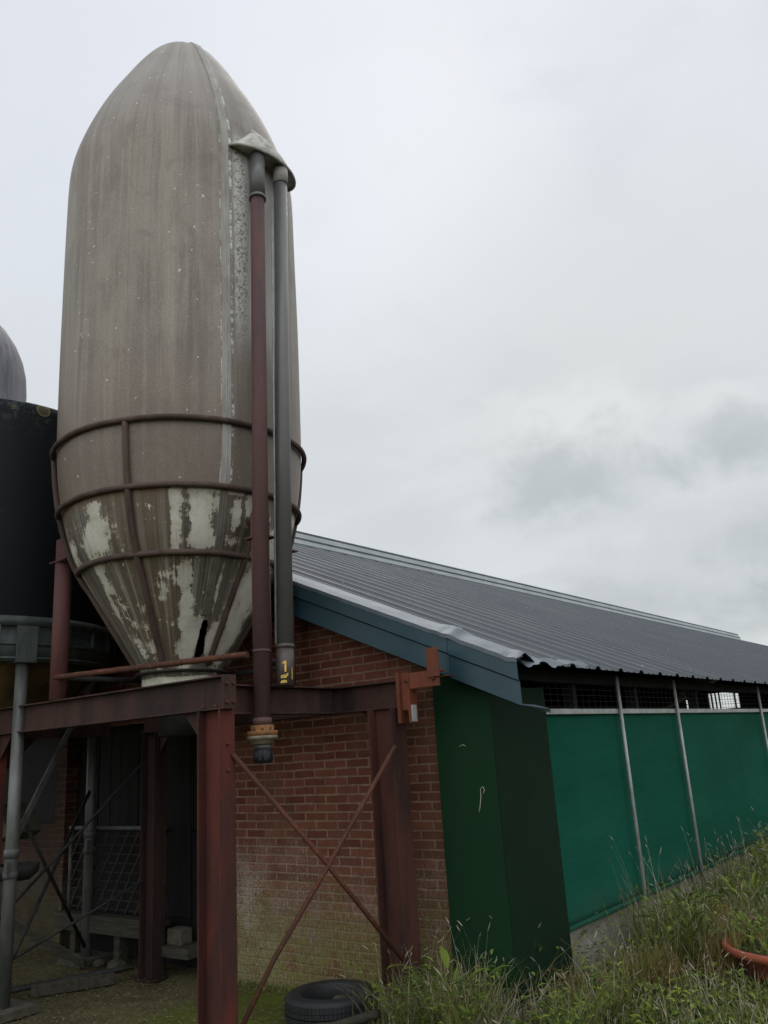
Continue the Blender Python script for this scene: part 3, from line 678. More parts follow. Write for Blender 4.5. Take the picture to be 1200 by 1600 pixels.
# four legs on the beams, with foot plates and shoulder brackets
def leg(x, y, z0, z1, towards):
    w = MB(); w.tube([(x, y, z0), (x, y, z1 - .16)], .062, 18); w.box((x - .085, y - .07, z1 - .165), (x + .085, y + .07, z1 - .155))
    lg = w.build('leg', M['rust_leg'], silo)
    w = MB(); d = (Vector(towards) - Vector((x, y, z1 - .1))); w.bar((x - .01, y, z1 - .05), (x + d.x*.8, y + d.y*.8, z1 - .05), .2, .05, (d.y, -d.x, 0)); w.box((x - .05, y - .04, z1 - .155), (x + .05, y + .04, z1 + .02))
    w.build('shoulder_bracket', M['rust_leg'], lg); return lg
leg(-5.72, 3.515, 2.102, 3.29, sp_(-87, .80, 3.2))
leg(-4.005, 3.915, 2.052, 3.20, sp_(38, .80, 3.1))
leg(-5.62, 4.58, 2.052, 3.29, sp_(-144, .8, 3.2))
leg(-4.45, 4.60, 2.052, 3.29, sp_(96, .8, 3.2))
w = MB(); pts = [(-5.70, 3.47, 2.262), (-5.2, 3.50, 2.258), (-4.6, 3.58, 2.245), (-3.92, 3.70, 2.235)]
w.tube([Vector(pts[0]).lerp(Vector(pts[-1]), i/24) + Vector((0, 0, .0018*math.sin(i*2.3))) for i in range(25)], .021, 10); w.build('tie_rod', M['rust_rod'], silo)
w = MB(); w.tube([(-5.66, 3.56, 2.255), (-5.62, 4.53, 2.25)], .02, 8); w.build('tie_rod', M['dark_steel'], silo)
w = MB(); w.tube([(-5.60, 4.54, 2.25), (-4.5, 4.60, 2.25)], .02, 8); w.build('tie_rod', M['dark_steel'], silo)
w = MB(); w.tube([(-4.03, 3.88, 2.25), (-4.42, 4.56, 2.25)], .02, 8); w.build('tie_rod', M['dark_steel'], silo)
# hood over the two pipe heads
E0 = 43.
def hood_pt(a, k):              # a: -90..90 round the rim, k 0 rim .. 1 top where it runs into the shell
    dd = (E0 + 22*math.sin(R(a))*(1 - .72*k**1.3))*(1 - k*.6) + 33*k*.6; rr = rad(6.3) + .175*math.cos(R(a))*(1-k**1.7) - .012
    z = 6.25 - .05*math.cos(R(a))*(1 - k) + .27*k
    if k > 0: rr = max(rr, rad(z) - .012)
    return sp_(dd, rr, z)
bm = MB(); rows = [[bm.bm.verts.new(hood_pt(a, k)) for a in range(-90, 91, 6)] for k in fr(0, 1, 10)]
for a, b in zip(rows, rows[1:]):
    for k in range(len(a) - 1): bm.bm.faces.new((a[k], a[k+1], b[k+1], b[k])).smooth = True
und = [bm.bm.verts.new(v.co + Vector((0, 0, .012))) for v in rows[0]]
cen = bm.bm.verts.new(sp_(E0, .80, 6.25))
for k in range(len(und) - 1): bm.bm.faces.new((und[k], und[k+1], cen))
hd = bm.build('hood', M['hood'], silo, recalc=False); hd.modifiers.new('t', 'SOLIDIFY').thickness = .008
w = MB(); w.tube([hood_pt(a, 0) for a in range(-90, 91, 6)], .013, 8); w.build('rim', M['seam'], hd)
# red filling pipe
p_top, p_bot = Vector((-4.055, 4.02, 6.16)), Vector((-3.862, 3.76, 1.80)); pz = lambda z: p_top.lerp(p_bot, (p_top.z - z)/(p_top.z - p_bot.z))
w = MB(); w.tube([pz(6.0), pz(1.81)], .053, 24); fp = w.build('fill_pipe', M['rust_pipe'], silo); fp['label'] = 'dull red filling pipe with a rusty coupling at its foot'
w = MB(); w.tube([pz(6.20), pz(5.80)], .060, 24); w.tube([pz(5.80), pz(5.775)], .066, 24); w.build('pipe_socket', M['grey_pvc'], fp)
w = MB(); w.tube([pz(2.262), pz(2.245)], .057, 24); w.build('pipe_joint', M['rust_pipe'], fp)
w = MB(); w.tube([pz(1.84), pz(1.80)], .059, 24); w.build('pipe_joint', M['rust_pipe'], fp)
w = MB(); c = pz(1.80); w.lathe([(0, 0), (.070, 0), (.070, -.035), (.094, -.035), (.094, -.062), (.0, -.062)], c, 28); w.tube([c + Vector((0, 0, -.004)), c + Vector((0, 0, -.03))], .073, 8); w.build('coupling', M['flange_rust'], fp)
w = MB(); w.lathe([(0, -.0625), (.093, -.0625), (.093, -.083), (.074, -.085), (.070, -.112), (0, -.112)], c, 28); w.build('coupling_ring', mottled('pale_coupling', (.26, .22, .15), (.15, .12, .08), 14, .6), fp)
w = MB(); w.lathe([(0, -.1125), (.052, -.1125), (.052, -.14), (0, -.14)], c, 24); w.build('hose_tail', M['galv'], fp)
w = MB(); w.lathe([(0, -.1405), (.052, -.1405), (.057, -.16), (.057, -.20), (.053, -.225), (0, -.225)], c, 24)
for a in range(8): 
    q = c + Vector((.055*math.cos(a*PI/4), .055*math.sin(a*PI/4), 0)); w.tube([q + Vector((0, 0, -.155)), q + Vector((0, 0, -.21))], .007, 6)
w.build('pipe_cap', M['black_plastic'], fp)
# grey vent pipe with the number sticker
q_top, q_bot = Vector((-4.03, 4.255, 6.20)), Vector((-3.793, 3.90, 2.02)); qz = lambda z: q_top.lerp(q_bot, (q_top.z - z)/(q_top.z - q_bot.z))
w = MB(); w.tube([qz(6.04), qz(2.27)], .053, 24); vp = w.build('vent_pipe', M['grey_pvc'], silo); vp['label'] = 'grey plastic vent pipe ending in a brown sleeve'
w = MB(); w.tube([qz(6.20), qz(6.04)], .060, 24); w.build('pipe_socket', M['seam'], vp)
w = MB(); w.tube([qz(5.9) + (VS*-.07), qz(2.3) + (VS*-.057)], .008, 8); w.build('cable', M['white_pole'], vp)
w = MB(); w.tube([qz(2.285), qz(2.03)], .058, 28); w.tube([qz(2.292), qz(2.268)], .062, 28); sl = w.build('sleeve', M['brown_pvc'], vp)
tocam = Vector((-qz(2.1).x, -qz(2.1).y, 0)).normalized(); tr = Vector((-tocam.y, tocam.x, 0))
def wrap(polys, z0, name, mat):
    w = MB()
    for P in polys:
        vs = []
        for (px, pz_) in P:
            a = px/.0595; b = qz(z0 + pz_); vs.append(w.bm.verts.new(Vector((b.x, b.y, z0 + pz_)) + (tocam*math.cos(a) + tr*math.sin(a))*.0597))
        w.bm.faces.new(vs)
    o = w.build(name, mat, sl); o.modifiers.new('t', 'SOLIDIFY').thickness = .001; return o
wrap([[(-.004, 0), (.008, 0), (.008, .07), (-.004, .07)], [(-.004, .07), (-.004, .056), (-.017, .050), (-.017, .060)]], 2.117, 'number_sticker', M['sticker'])
wrap([[(-.028, 0), (-.008, 0), (-.008, .022), (-.028, .019)], [(-.008, 0), (.010, .002), (.010, .025), (-.008, .022)], [(.010, .012), (.018, .013), (.021, .033), (.016, .032), (.010, .025)],
      [(-.032, -.03), (-.010, -.03), (-.010, -.012), (-.026, -.014)], [(-.010, -.03), (.014, -.027), (.008, -.012), (-.010, -.012)]], 2.078, 'torn_label', M['sticker_torn'])
wrap([[(.045, -.01), (.052, -.01), (.05, .06), (.046, .07)]], 2.08, 'torn_label', M['sticker'])

# ------------------------------------------------------------------ dark tank on the left, and the far silo
TC = Vector((-7.3, 3.65, 0))
tank = thing('dark_tank', 'black flat-topped round tank with steel band on grey pipe legs', 'tank', TC)
w = MB(); w.lathe([(1.13, 2.72), (1.15, 2.77), (1.155, 3.6), (1.15, 4.50), (1.14, 4.56), (1.10, 4.585), (.2, 4.72), (0, 4.72)], TC, 96); w.build('shell', M['tank'], tank)
w = MB(); w.lathe([(1.12, 2.71), (1.05, 2.45), (.25, 1.55), (.22, 1.40), (0, 1.40)], TC, 72); w.build('cone', M['tank_cone'], tank)
w = MB(); w.lathe([(1.16, 2.70), (1.185, 2.70), (1.185, 2.775), (1.16, 2.775), (1.16, 2.70)], TC, 96)
w.lathe([(1.145, 2.43), (1.155, 2.43), (1.155, 2.70), (1.145, 2.70), (1.145, 2.43)], TC, 96); bd = w.build('band', M['tank_steel'], tank)
for z in (2.565, 2.455):
    w = MB(); w.tube([TC + Vector((1.163*math.cos(R(4*k)), 1.163*math.sin(R(4*k)), z)) for k in range(90)], .011, 8, closed=True); w.build('hoop', M['tank_steel'], tank)
for a in range(-74, 100, 14):
    w = MB(); w.bar(TC + Vector((1.17*math.cos(R(a)), 1.17*math.sin(R(a)), 2.58)), TC + Vector((1.17*math.cos(R(a)), 1.17*math.sin(R(a)), 2.70)), .028, .018, (-math.sin(R(a)), math.cos(R(a)), 0)); w.build('stiffener', M['tank_steel'], bd)
for ang, dim in ((-8, 0), (80, 1), (172, 1), (262, 1)):
    d = Vector((math.cos(R(ang)), math.sin(R(ang)), 0)); b = TC + d*1.11
    w = MB(); w.tube([b, b + Vector((0, 0, 2.42))], .046, 18); lg = w.build('leg', M['galv'], tank)
    w = MB(); w.box((b.x - .08, b.y - .08, 2.42), (b.x + .08, b.y + .08, 2.43)); w.bar(b + d*.07 + Vector((0, 0, 2.43)), b + d*.07 + Vector((0, 0, 2.70)), .16, .012, d); w.build('head_bracket', M['tank_steel'], lg)
    w = MB(); w.tube([b + Vector((0, 0, 1.02)), b + Vector((0, 0, 1.08))], .053, 18); w.tube([b + Vector((0, 0, .88)), b + Vector((0, 0, .93))], .053, 18); w.box((b.x + .02, b.y - .065, .9), (b.x + .06, b.y - .04, 1.0)); w.build('clamp', M['galv_dim'], lg)
    w = MB(); w.box((b.x - .17, b.y - .17, 0), (b.x + .17, b.y + .17, .05)); w.build('foot_pad', M['stone'], lg)
w = MB(); w.bar((-6.63, 4.60, 2.70), (-6.20, 3.47, 1.06), .05, .012, (.9, .3, 0)); w.build('brace', M['galv_dim'], tank)
w = MB(); w.tube([(-6.20, 3.49, 1.42), (-7.09, 4.72, .12)], .015, 8); w.build('brace', M['dark_steel'], tank)
w = MB(); w.tube([(-6.22, 3.49, .22), (-7.09, 4.72, 1.42)], .015, 8); w.build('brace', M['dark_steel'], tank)
# discharge boot and spiral trough under the cone
w = MB(); w.prism([(-7.42, 1.10), (-7.12, 1.07), (-6.98, 1.14), (-7.18, 1.36), (-7.38, 1.36)], 3.9, 4.2); w.build('discharge_boot', M['olive_metal'], tank, .006)
w = MB(); w.bar((-7.35, 3.95, 1.03), (-6.45, 3.3, .90), .12, .10, (0, 0, 1)); w.build('trough', M['galv_dim'], tank, .004)
w = MB(); w.lathe([(0, 0), (.10, .01), (.16, .06), (.17, .12), (.14, .12), (.08, .05), (0, .04)], (-6.42, 3.66, .83), 20); w.build('drip_pan', M['dark_steel'], tank)

T2 = Vector((-9.50, 4.13, 0))
far = thing('far_silo', 'grey round-shouldered silo rising behind the black tank', 'silo', T2)
w = MB(); w.lathe([(.28, 2.2), (.75, 3.0), (.93, 3.7), (.95, 4.2), (.95, 6.0), (.935, 6.2), (.895, 6.38), (.82, 6.56), (.72, 6.72), (.58, 6.88), (.40, 7.02), (.2, 7.1), (0, 7.12)], T2, 72); w.build('shell', M['far_silo'], far)
for a in (45, 135, 225, 315):
    d = Vector((math.cos(R(a)), math.sin(R(a)), 0)); w = MB(); w.tube([T2 + d*.85, T2 + d*.85 + Vector((0, 0, 3.4))], .05, 12); w.build('leg', M['galv_dim'], far)

# ------------------------------------------------------------------ small things under and around
w = MB(); w.box((-7.62, 4.74, .335), (-6.12, 4.868, .375)); w.box((-7.62, 4.735, .235), (-6.12, 4.765, .334)); 
for x in (-7.4, -6.75, -6.25): w.box((x, 4.77, 0), (x + .08, 4.86, .334))
tag(w.build('plank_bench', M['timber_grey'], None, .003), 'weathered plank ledge on short uprights under the lattice panel', 'ledge')
lat = thing('lattice_panel', 'dark steel lattice panel standing on the plank ledge by the plank door', 'panel', (-6.9, 4.85, .375))
w = MB(); w.tube([(-7.5, 4.80, 1.09), (-6.11, 4.80, 1.09)], .02, 8); w.tube([(-7.48, 4.80, .38), (-7.48, 4.80, 1.09)], .02, 8); w.tube([(-6.13, 4.80, .38), (-6.13, 4.80, 1.09)], .02, 8); w.build('frame', M['galv_dim'], lat)
w = MB()
for k in range(9): z = .42 + k*.075; w.box((-7.46, 4.803, z), (-6.15, 4.809, z + .008))
k = -7.9
while k < -6.15:
    a = max(k, -7.46); b = min(k + .46, -6.15)
    if b > a: w.bar((a, 4.796, .40 + (a - k)*1.45), (b, 4.796, .40 + (b - k)*1.45), .016, .006, (0, 1, 0))
    k += .14
w.build('mesh_bars', M['mesh'], lat)
w = MB(); w.box((-6.15, 4.63, .16), (-5.62, 4.88, .235)); tag(w.build('ledge_board', M['timber_grey'], None, .004), 'thick grey board jutting out between the dark rear column and the front post', 'board')
w = MB(); w.box((-5.93, 4.68, .2355), (-5.76, 4.80, .355), Matrix.Identity(4)); tag(w.build('stone_block', M['stone'], None, .012), 'pale square stone block sitting on the jutting grey board', 'block')
w = MB(); w.tube([Vector((-6.60, 3.68, .06)).lerp(Vector((-6.12, 4.52, .10)), i/8) for i in range(9)], .024, 8, r2=.02); tag(w.build('rusty_pipe', M['dark_steel']), 'dark rusty pipe lying on the ground from the grey leg to the rear column', 'pipe')
w = MB(); mt = Matrix.Translation((-6.34, 4.13, 0)) @ Matrix.Rotation(R(62), 4, 'Z'); w.box((-.30, -.05, 0), (.30, .05, .085), mt); tag(w.build('timber_baulk', M['timber_grey'], None, .008), 'short thick timber lying beside the rusty pipe on mossy ground', 'timber')
w = MB(); w.bar((-7.6, 4.35, .33), (-6.78, 4.52, .06), .09, .022, (0, 1, .4)); tag(w.build('leaning_board', M['timber_grey']), 'narrow grey board slanting down towards the foot of the rear grey leg', 'board')
w = MB(); w.tube([Vector((-3.50, 4.30, .13)), Vector((-3.75, 4.18, .06)), Vector((-4.1, 4.02, .03))], .026, 10); tag(w.build('wooden_pole', M['timber_grey']), 'brown wooden pole end lying in the grass in front of the tyre', 'pole')
random.seed(5)
for i, (x, y, s, lb) in enumerate(((-6.55, 4.66, .07, 'pinkish pale rubble lump at the foot of the plank skirting, nearest the rear column'), (-6.85, 4.70, .05, 'smaller rubble lump beside the rear grey leg'),)):
    bm = MB(); bmesh.ops.create_icosphere(bm.bm, subdivisions=3, radius=s)
    for v in bm.bm.verts: v.co = v.co*(1 + .5*mnoise.noise(v.co*14 + Vector((i*7, 0, 0)))); v.co.z *= .7; v.co += Vector((x, y, s*.5))
    tag(bm.build('rubble_stone', M['stone']), lb, 'stone', 'rubble by the plank skirting')
# tyre
ty = thing('car_tyre', 'worn black car tyre lying flat on the moss against the brick wall', 'tyre', (-3.99, 4.44, 0))
prof = []
for a in range(0, 360, 12):
    ca, sa = math.cos(R(a)), math.sin(R(a)); sx = abs(ca)**.55*(1 if ca > 0 else -1); sz = abs(sa)**.6*(1 if sa > 0 else -1)
    if -150 < a - 180 < 150 and abs(a - 180) < 40: continue
    prof.append((.236 + .058*sx, .085 + .083*sz))
w = MB(); w.lathe(prof, (-3.99, 4.44, .003), 72)
for k in range(4): pass
tb = w.build('carcass', M['tyre'], ty); tb.modifiers.new('t', 'SOLIDIFY').thickness = .012
w = MB()
for k in range(72):
    a = R(k*5); d = Vector((math.cos(a), math.sin(a), 0)); p = Vector((-3.99, 4.44, 0)) + d*.2935
    for z0, z1 in ((.035, .070), (.077, .103), (.110, .142)):
        m4 = Matrix.Translation(p) @ Matrix.Rotation(a, 4, 'Z'); w.box((-.003, -.0115, z0), (.0035, .0115, z1), m4)
w.build('tread', M['tyre'], ty)
w = MB(); bmesh.ops.create_icosphere(w.bm, subdivisions=3, radius=.05)
for v in w.bm.verts: v.co = v.co*(1 + .4*mnoise.noise(v.co*16)); v.co.z *= .6; v.co += Vector((-3.97, 4.49, .10))
tag(w.build('pebble', M['stone']), 'grey stone lying inside the hollow of the tyre', 'stone')
w = MB(); w.lathe([(0, 0), (.19, 0), (.19, .06), (0, .08)], (-3.99, 4.44, .004), 32); w.build('rotted_leaves', M['soil'], ty)
# planter
PC = Vector((-1.62, 6.32, 0))
pl = thing('flower_bowl', 'wide terracotta bowl half hidden in long grass beside the green curtain', 'planter', PC)
w = MB(); w.lathe([(0, .0), (.26, .0), (.36, .10), (.445, .215), (.475, .215), (.475, .255), (.44, .255), (.425, .20), (0, .19)], PC, 64); w.build('bowl', M['terracotta'], pl)
w = MB(); w.lathe([(0, .215), (.2, .22), (.425, .203)], PC, 40); w.build('soil', M['soil'], pl)

# ------------------------------------------------------------------ ground
bm = MB()
ys = [-60, -20, -5, 0, 2] + [2.5 + .06*i for i in range(60)] + [6.3, 7, 9, 14, 30, 80, 400]
xs = [-400, -80, -30, -15, -11] + [-9 + .07*i for i in range(80)] + [-3.3, -3, -2, 0, 3, 10, 40, 400]
g = []
for y in ys:
    row = []
    for x in xs:
        fade = max(0, min(1, (x + 9)/.5))*max(0, min(1, (-3.3 - x)/.4))*max(0, min(1, (y - 2.4)/.4))*max(0, min(1, (4.8 - y)/.2))
        z = fade*(.012*mnoise.noise(Vector((x*3, y*3, 0))) + .006*mnoise.noise(Vector((x*11, y*11, 2))) - .008)
        row.append(bm.bm.verts.new((x, y, z)))
    g.append(row)
for a, b in zip(g, g[1:]):
    for k in range(len(xs) - 1): bm.bm.faces.new((a[k], a[k+1], b[k+1], b[k])).smooth = True
tag(bm.build('ground', M['ground']), kind='structure')

# ------------------------------------------------------------------ vegetation
class Veg:
    def __init__(self): self.v = []; self.f = []; self.t = []
    def blade(self, p, h, az, lean, wid, tint, curl=1., seg=4):
        d = Vector((math.cos(az), math.sin(az), 0)); s = Vector((-d.y, d.x, 0)); i0 = len(self.v)
        for i in range(seg + 1):
            t = i/seg; q = Vector(p) + d*(lean*t**(1 + curl)) + Vector((0, 0, h*(t - .18*curl*abs(lean)/max(h, .01)*t*t)))
            w_ = wid*(1 - t)**.7 + .0004
            self.v += [q - s*w_, q + s*w_]; self.t += [tint, tint]
        for i in range(seg):
            a = i0 + 2*i; self.f.append((a, a+1, a+3, a+2))
        return q
    def leaf(self, p, dirv, L, W, tint, fold=.25):
        d = Vector(dirv).normalized(); s = d.cross(Vector((0, 0, 1)))
        if s.length < .05: s = Vector((1, 0, 0))
        s.normalize(); u = s.cross(d); i0 = len(self.v); p = Vector(p)
        for t, wf, dz in ((0, .12, 0), (.3, .9, .02), (.65, .8, .0), (1, .04, -.12)):
            c = p + d*L*t + u*(dz*L)
            self.v += [c - s*W*wf*.5 + u*W*fold*wf, c, c + s*W*wf*.5 + u*W*fold*wf]; self.t += [tint]*3
        for i in range(3):
            a = i0 + 3*i; self.f += [(a, a+1, a+4, a+3), (a+1, a+2, a+5, a+4)]
    def seed(self, p, d, L, r, tint):
        d = Vector(d).normalized(); a = d.orthogonal().normalized(); b = d.cross(a); i0 = len(self.v)
        for t, k in ((0, .3), (.3, 1), (.7, .8), (1, .15)):
            for j in range(3): self.v.append(Vector(p) + d*L*t + (a*math.cos(j*2.094) + b*math.sin(j*2.094))*r*k); self.t.append(tint)
        for i in range(3):
            for j in range(3): self.f.append((i0 + 3*i + j, i0 + 3*i + (j+1) % 3, i0 + 3*i + 3 + (j+1) % 3, i0 + 3*i + 3 + j))
    def build(self, name, mat):
        me = bpy.data.meshes.new(name); me.from_pydata(self.v, [], self.f); me.materials.append(mat)
        at = me.attributes.new('tint', 'FLOAT', 'POINT'); at.data.foreach_set('value', self.t)
        o = bpy.data.objects.new(name, me); col.objects.link(o); return o
U = random.uniform
random.seed(11)
gr, stw, wd, rw, li = Veg(), Veg(), Veg(), Veg(), Veg()
def dens(x, y):                 # how tall the growth stands
    if PC.x - .38 < x < PC.x + .38 and PC.y - .38 < y < PC.y + .38: return .0
    n = mnoise.noise(Vector((x*1.7, y*1.7, 0)))*.5 + .5
    if x < -2.84: return .28 + .18*n
    if x < -2.45 and y < 6.35: return .07 + .14*n
    if -2.35 < x < -1.1 and y < 6.15: return .05 + .09*n
    bush = max(0, mnoise.noise(Vector((x*1.4 + 3, y*.9, 5))))
    k = .20 + .26*n + .42*bush + .10*max(0, 1 - (x + 2.85)/.5)
    if y > 6.6: k += .05*min(1, (y - 6.6)/3)
    if x > -2.0 and y < 6.05: k *= .5
    return k
def stalk(p, h, az=None):
    az = U(0, 6.28) if az is None else az; ln = h*U(.1, .45); t = U(.3, 1)
    q = stw.blade(p, h, az, ln, .0013, t, 1., 6)
    d = Vector((math.cos(az)*ln*1.6, math.sin(az)*ln*1.6, h*.35))
    stw.seed(q, d, U(.03, .06), U(.0018, .0038), min(1, t + .1))
def in_veg(x, y):
    if y < 4.15: return False
    if x < -3.36: return y > 4.28 and U(0, 1) < .8*max(0, (x + 3.75)/.4) and y < 4.84
    if x < -2.86: return 4.2 < y < 4.82 
    return y < 13
N = 0
while N < 30000:
    x = U(-3.7, -.1); y = 4.15 + (12.6 - 4.15)*random.random()**1.35
    if not in_veg(x, y): continue
    if x > -2.9 and y < 5.2 and x > -2.86 + (y - 4.2)*2.2: continue
    N += 1; h0 = dens(x, y)
    if h0 <= 0: continue
    h = h0*U(.5, 1.25); cl = mnoise.noise(Vector((x*1.1, y*1.1, 8)))*.5 + .5
    r = random.random()
    if r < .62: gr.blade((x, y, -.005), h, U(0, 6.28), h*U(.15, .9), U(.0018, .0042), max(0, min(1, cl*.75 + U(-.25, .35))), U(.6, 1.5), 4)
    elif r < (.84 if x < -2.84 else .78): stw.blade((x, y, -.005), h*U(.8, 1.2), U(0, 6.28), h*U(.3, 1.1), U(.0012, .0024), U(0, .8), U(.6, 1.4), 4)
    elif r < .875 and (x < -2.84 or cl > .42): stalk((x, y, -.005), h*U(1., 1.55))
    else:
        tn = U(0, .75)
        for k in range(5):
            az = U(0, 6.28); z = h*U(.2, .95); wd.leaf((x + U(-.04, .04), y + U(-.04, .04), z), (math.cos(az), math.sin(az), U(-.3, .5)), U(.03, .085), U(.012, .032), max(0, min(1, tn + U(-.15, .25))))
# low broad leaves at the near right
for _ in range(2300):
    x = U(-2.6, -.6); y = U(5.1, 6.3)
    if mnoise.noise(Vector((x*2.6, y*2.6, 3))) < U(-.35, .3): continue
    if (Vector((x, y, 0)) - PC).length < .5: continue
    az = U(0, 6.28); wd.leaf((x, y, U(.02, .16)), (math.cos(az), math.sin(az), U(-.1, .6)), U(.02, .075), U(.012, .042), U(.1, .95))
for cx, cy, n in ((-2.25, 7.5, 46), (-1.9, 8.1, 50), (-2.35, 6.25, 30), (-1.3, 7.2, 40), (-2.6, 7.0, 40), (-2.4, 8.9, 60), (-2.2, 10.2, 60), (-1.9, 10.9, 50), (-3.05, 4.45, 18), (-1.7, 9.3, 46)):
    tn = U(.15, .8)
    for _ in range(n):
        az = U(0, 6.28); el = U(.2, 1.3); r = U(.02, .2); wd.leaf((cx + r*math.cos(az), cy + r*math.sin(az), U(.05, .40)), (math.cos(az)*math.cos(el), math.sin(az)*math.cos(el), math.sin(el)*.7), U(.09, .2), U(.03, .065), max(0, min(1, tn + U(-.2, .25))))
for cx, cy, hh, n in ((-2.55, 9.6, .62, 520), (-2.35, 10.8, .78, 620), (-2.5, 8.0, .46, 380), (-2.05, 9.2, .68, 520), (-1.6, 10.0, .78, 460), (-1.9, 7.9, .5, 360), (-2.55, 7.1, .40, 260)):
    for _ in range(n):
        x, y = random.gauss(cx, .16), random.gauss(cy, .3); h = hh*U(.3, 1.05)*math.exp(-((x-cx)/.4)**2); az = U(0, 6.28)
        if random.random() < .45: gr.blade((x, y, 0), h, az, h*U(.1, .5), U(.002, .004), U(.25, 1), 1, 4)
        wd.leaf((x, y, h*U(.5, 1)), (math.cos(az), math.sin(az), U(-.3, .6)), U(.05, .11), U(.02, .04), U(.1, .95))
for _ in range(2600):           # short mixed grass threading through the low leaves
    x, y = U(-2.7, -.7), U(5.0, 6.2)
    if (Vector((x, y, 0)) - PC).length < .5: continue
    h = U(.05, .24); (stw if random.random() < .3 else gr).blade((x, y, 0), h, U(0, 6.28), h*U(.2, .9), U(.0012, .003), U(.1, .9), 1, 4)
for _ in range(90): stalk((U(-2.5, -1.0), U(5.2, 6.0), 0), U(.12, .32))
for _ in range(520):            # bleached tangle at the foot of the corner panel
    x, y = U(-3.55, -2.75), U(4.3, 4.82); h = U(.12, .38); stw.blade((x, y, 0), h, U(0, 6.28), h*U(.4, 1.3), U(.001, .002), U(.3, 1), U(.6, 1.6), 5)
# rusty clumps
for cx, cy, hh, n in ((-2.42, 5.72, .30, 420), (-2.2, 6.75, .42, 380), (-2.75, 5.35, .25, 150)):
    for _ in range(n):
        x, y = random.gauss(cx, .12), random.gauss(cy, .12); h = hh*U(.5, 1.1); rw.blade((x, y, 0), h, U(0, 6.28), h*U(.2, .8), U(.001, .003), U(0, 1), 1, 4)
        if random.random() < .6: rw.leaf((x, y, h*U(.4, .95)), (U(-1, 1), U(-1, 1), U(-.2, .6)), U(.02, .05), U(.008, .016), U(0, 1))
# single tall seed stalks that stand out
for x, y, h, n in ((-2.78, 6.62, .82, 3), (-2.74, 7.35, .84, 2), (-2.72, 7.25, .62, 2), (-2.68, 8.6, .7, 3), (-2.70, 10.6, .75, 4), (-3.06, 4.70, .55, 5), (-2.98, 4.62, .42, 6), (-2.83, 4.95, .62, 2), (-2.72, 5.05, .4, 4), (-3.32, 4.62, .5, 4), (-3.52, 4.44, .45, 5), (-3.42, 4.40, .5, 3), (-3.2, 4.6, .34, 6),
                   (-1.95, 6.25, .42, 6), (-1.75, 6.1, .40, 8), (-1.6, 6.2, .42, 8), (-1.85, 6.6, .5, 5), (-2.2, 6.4, .5, 4), (-2.4, 7.6, .5, 6), (-2.1, 8.8, .55, 8)):
    for k in range(n): stalk((x + U(-.1, .1), y + U(-.08, .08), 0), h*U(.8, 1.05), U(0, 6.28))
for k in range(420):              # straw thatch leaning over the far rim of the bowl
    a = U(.3, 3.6); r = U(.42, .62); stw.blade((PC.x + r*math.cos(a), PC.y + r*math.sin(a), U(0, .15)), U(.2, .42), a + 3.14 + U(-1, 1), U(.05, .25), U(.001, .0022), U(0, .7), 1, 4)
    a = U(2.4, 3.9); rw.blade((PC.x + r*math.cos(a), PC.y + r*math.sin(a), 0), U(.2, .40), U(0, 6.28), U(.05, .2), U(.001, .0025), U(.2, 1), 1, 4)
# plants in the bowl
for _ in range(900):
    a = U(0, 6.28); r = .42*math.sqrt(random.random()); p = (PC.x + r*math.cos(a), PC.y + r*math.sin(a), .21)
    if random.random() < .5: wd.leaf((p[0], p[1], .22 + U(0, .2)), (U(-1, 1), U(-1, 1), U(0, 1)), U(.04, .09), U(.015, .03), U(.1, .7))
    else: gr.blade(p, U(.08, .26), U(0, 6.28), U(.02, .2), U(.0015, .003), U(.1, .9))
# climbing weed on plinth corner and moss tufts at the wall foot
for _ in range(70):
    y = U(5.6, 6.2); z = U(.0, .32); wd.leaf((-2.925, y + U(-.02, .02)*1, z), (1, U(-1, 1), U(-.2, .6)), U(.02, .05), U(.012, .025), U(0, .4))
for _ in range(900):
    x = U(-5.4, -3.4); gr.blade((x, U(4.74, 4.865), -.005), U(.015, .06), U(0, 6.28), U(0, .03), U(.001, .0025), U(.2, .9), 1, 3)
for _ in range(160):            # shoots round the right column and tyre
    x, y = random.gauss(-3.55, .14), U(4.3, 4.8); gr.blade((x, y, -.005), U(.08, .3), U(0, 6.28), U(.02, .16), U(.0012, .003), U(.2, 1))
# litter on the yard
for _ in range(5200):
    x = U(-8.2, -3.6); y = U(3.0, 4.85); az = U(0, 6.28)
    li.leaf((x, y, .004 + U(0, .008)), (math.cos(az), math.sin(az), U(-.15, .25)), U(.012, .04), U(.004, .013), U(0, 1))
tag(gr.build('grass', M['grass']), 'long green grass along the foot of the barn', 'grass', kind='stuff')
tag(stw.build('dry_grass', M['straw']), 'pale dry grass stalks with seed heads', 'grass', kind='stuff')
tag(wd.build('leafy_weeds', M['weed']), 'low leafy green weeds among the grass', 'weeds', kind='stuff')
tag(rw.build('rusty_weeds', M['rusty_weed']), 'rust-coloured withered weed clumps in the grass', 'weeds', kind='stuff')
tag(li.build('leaf_litter', M['litter']), 'bits of dead leaf and straw strewn over the yard', 'litter', kind='stuff')

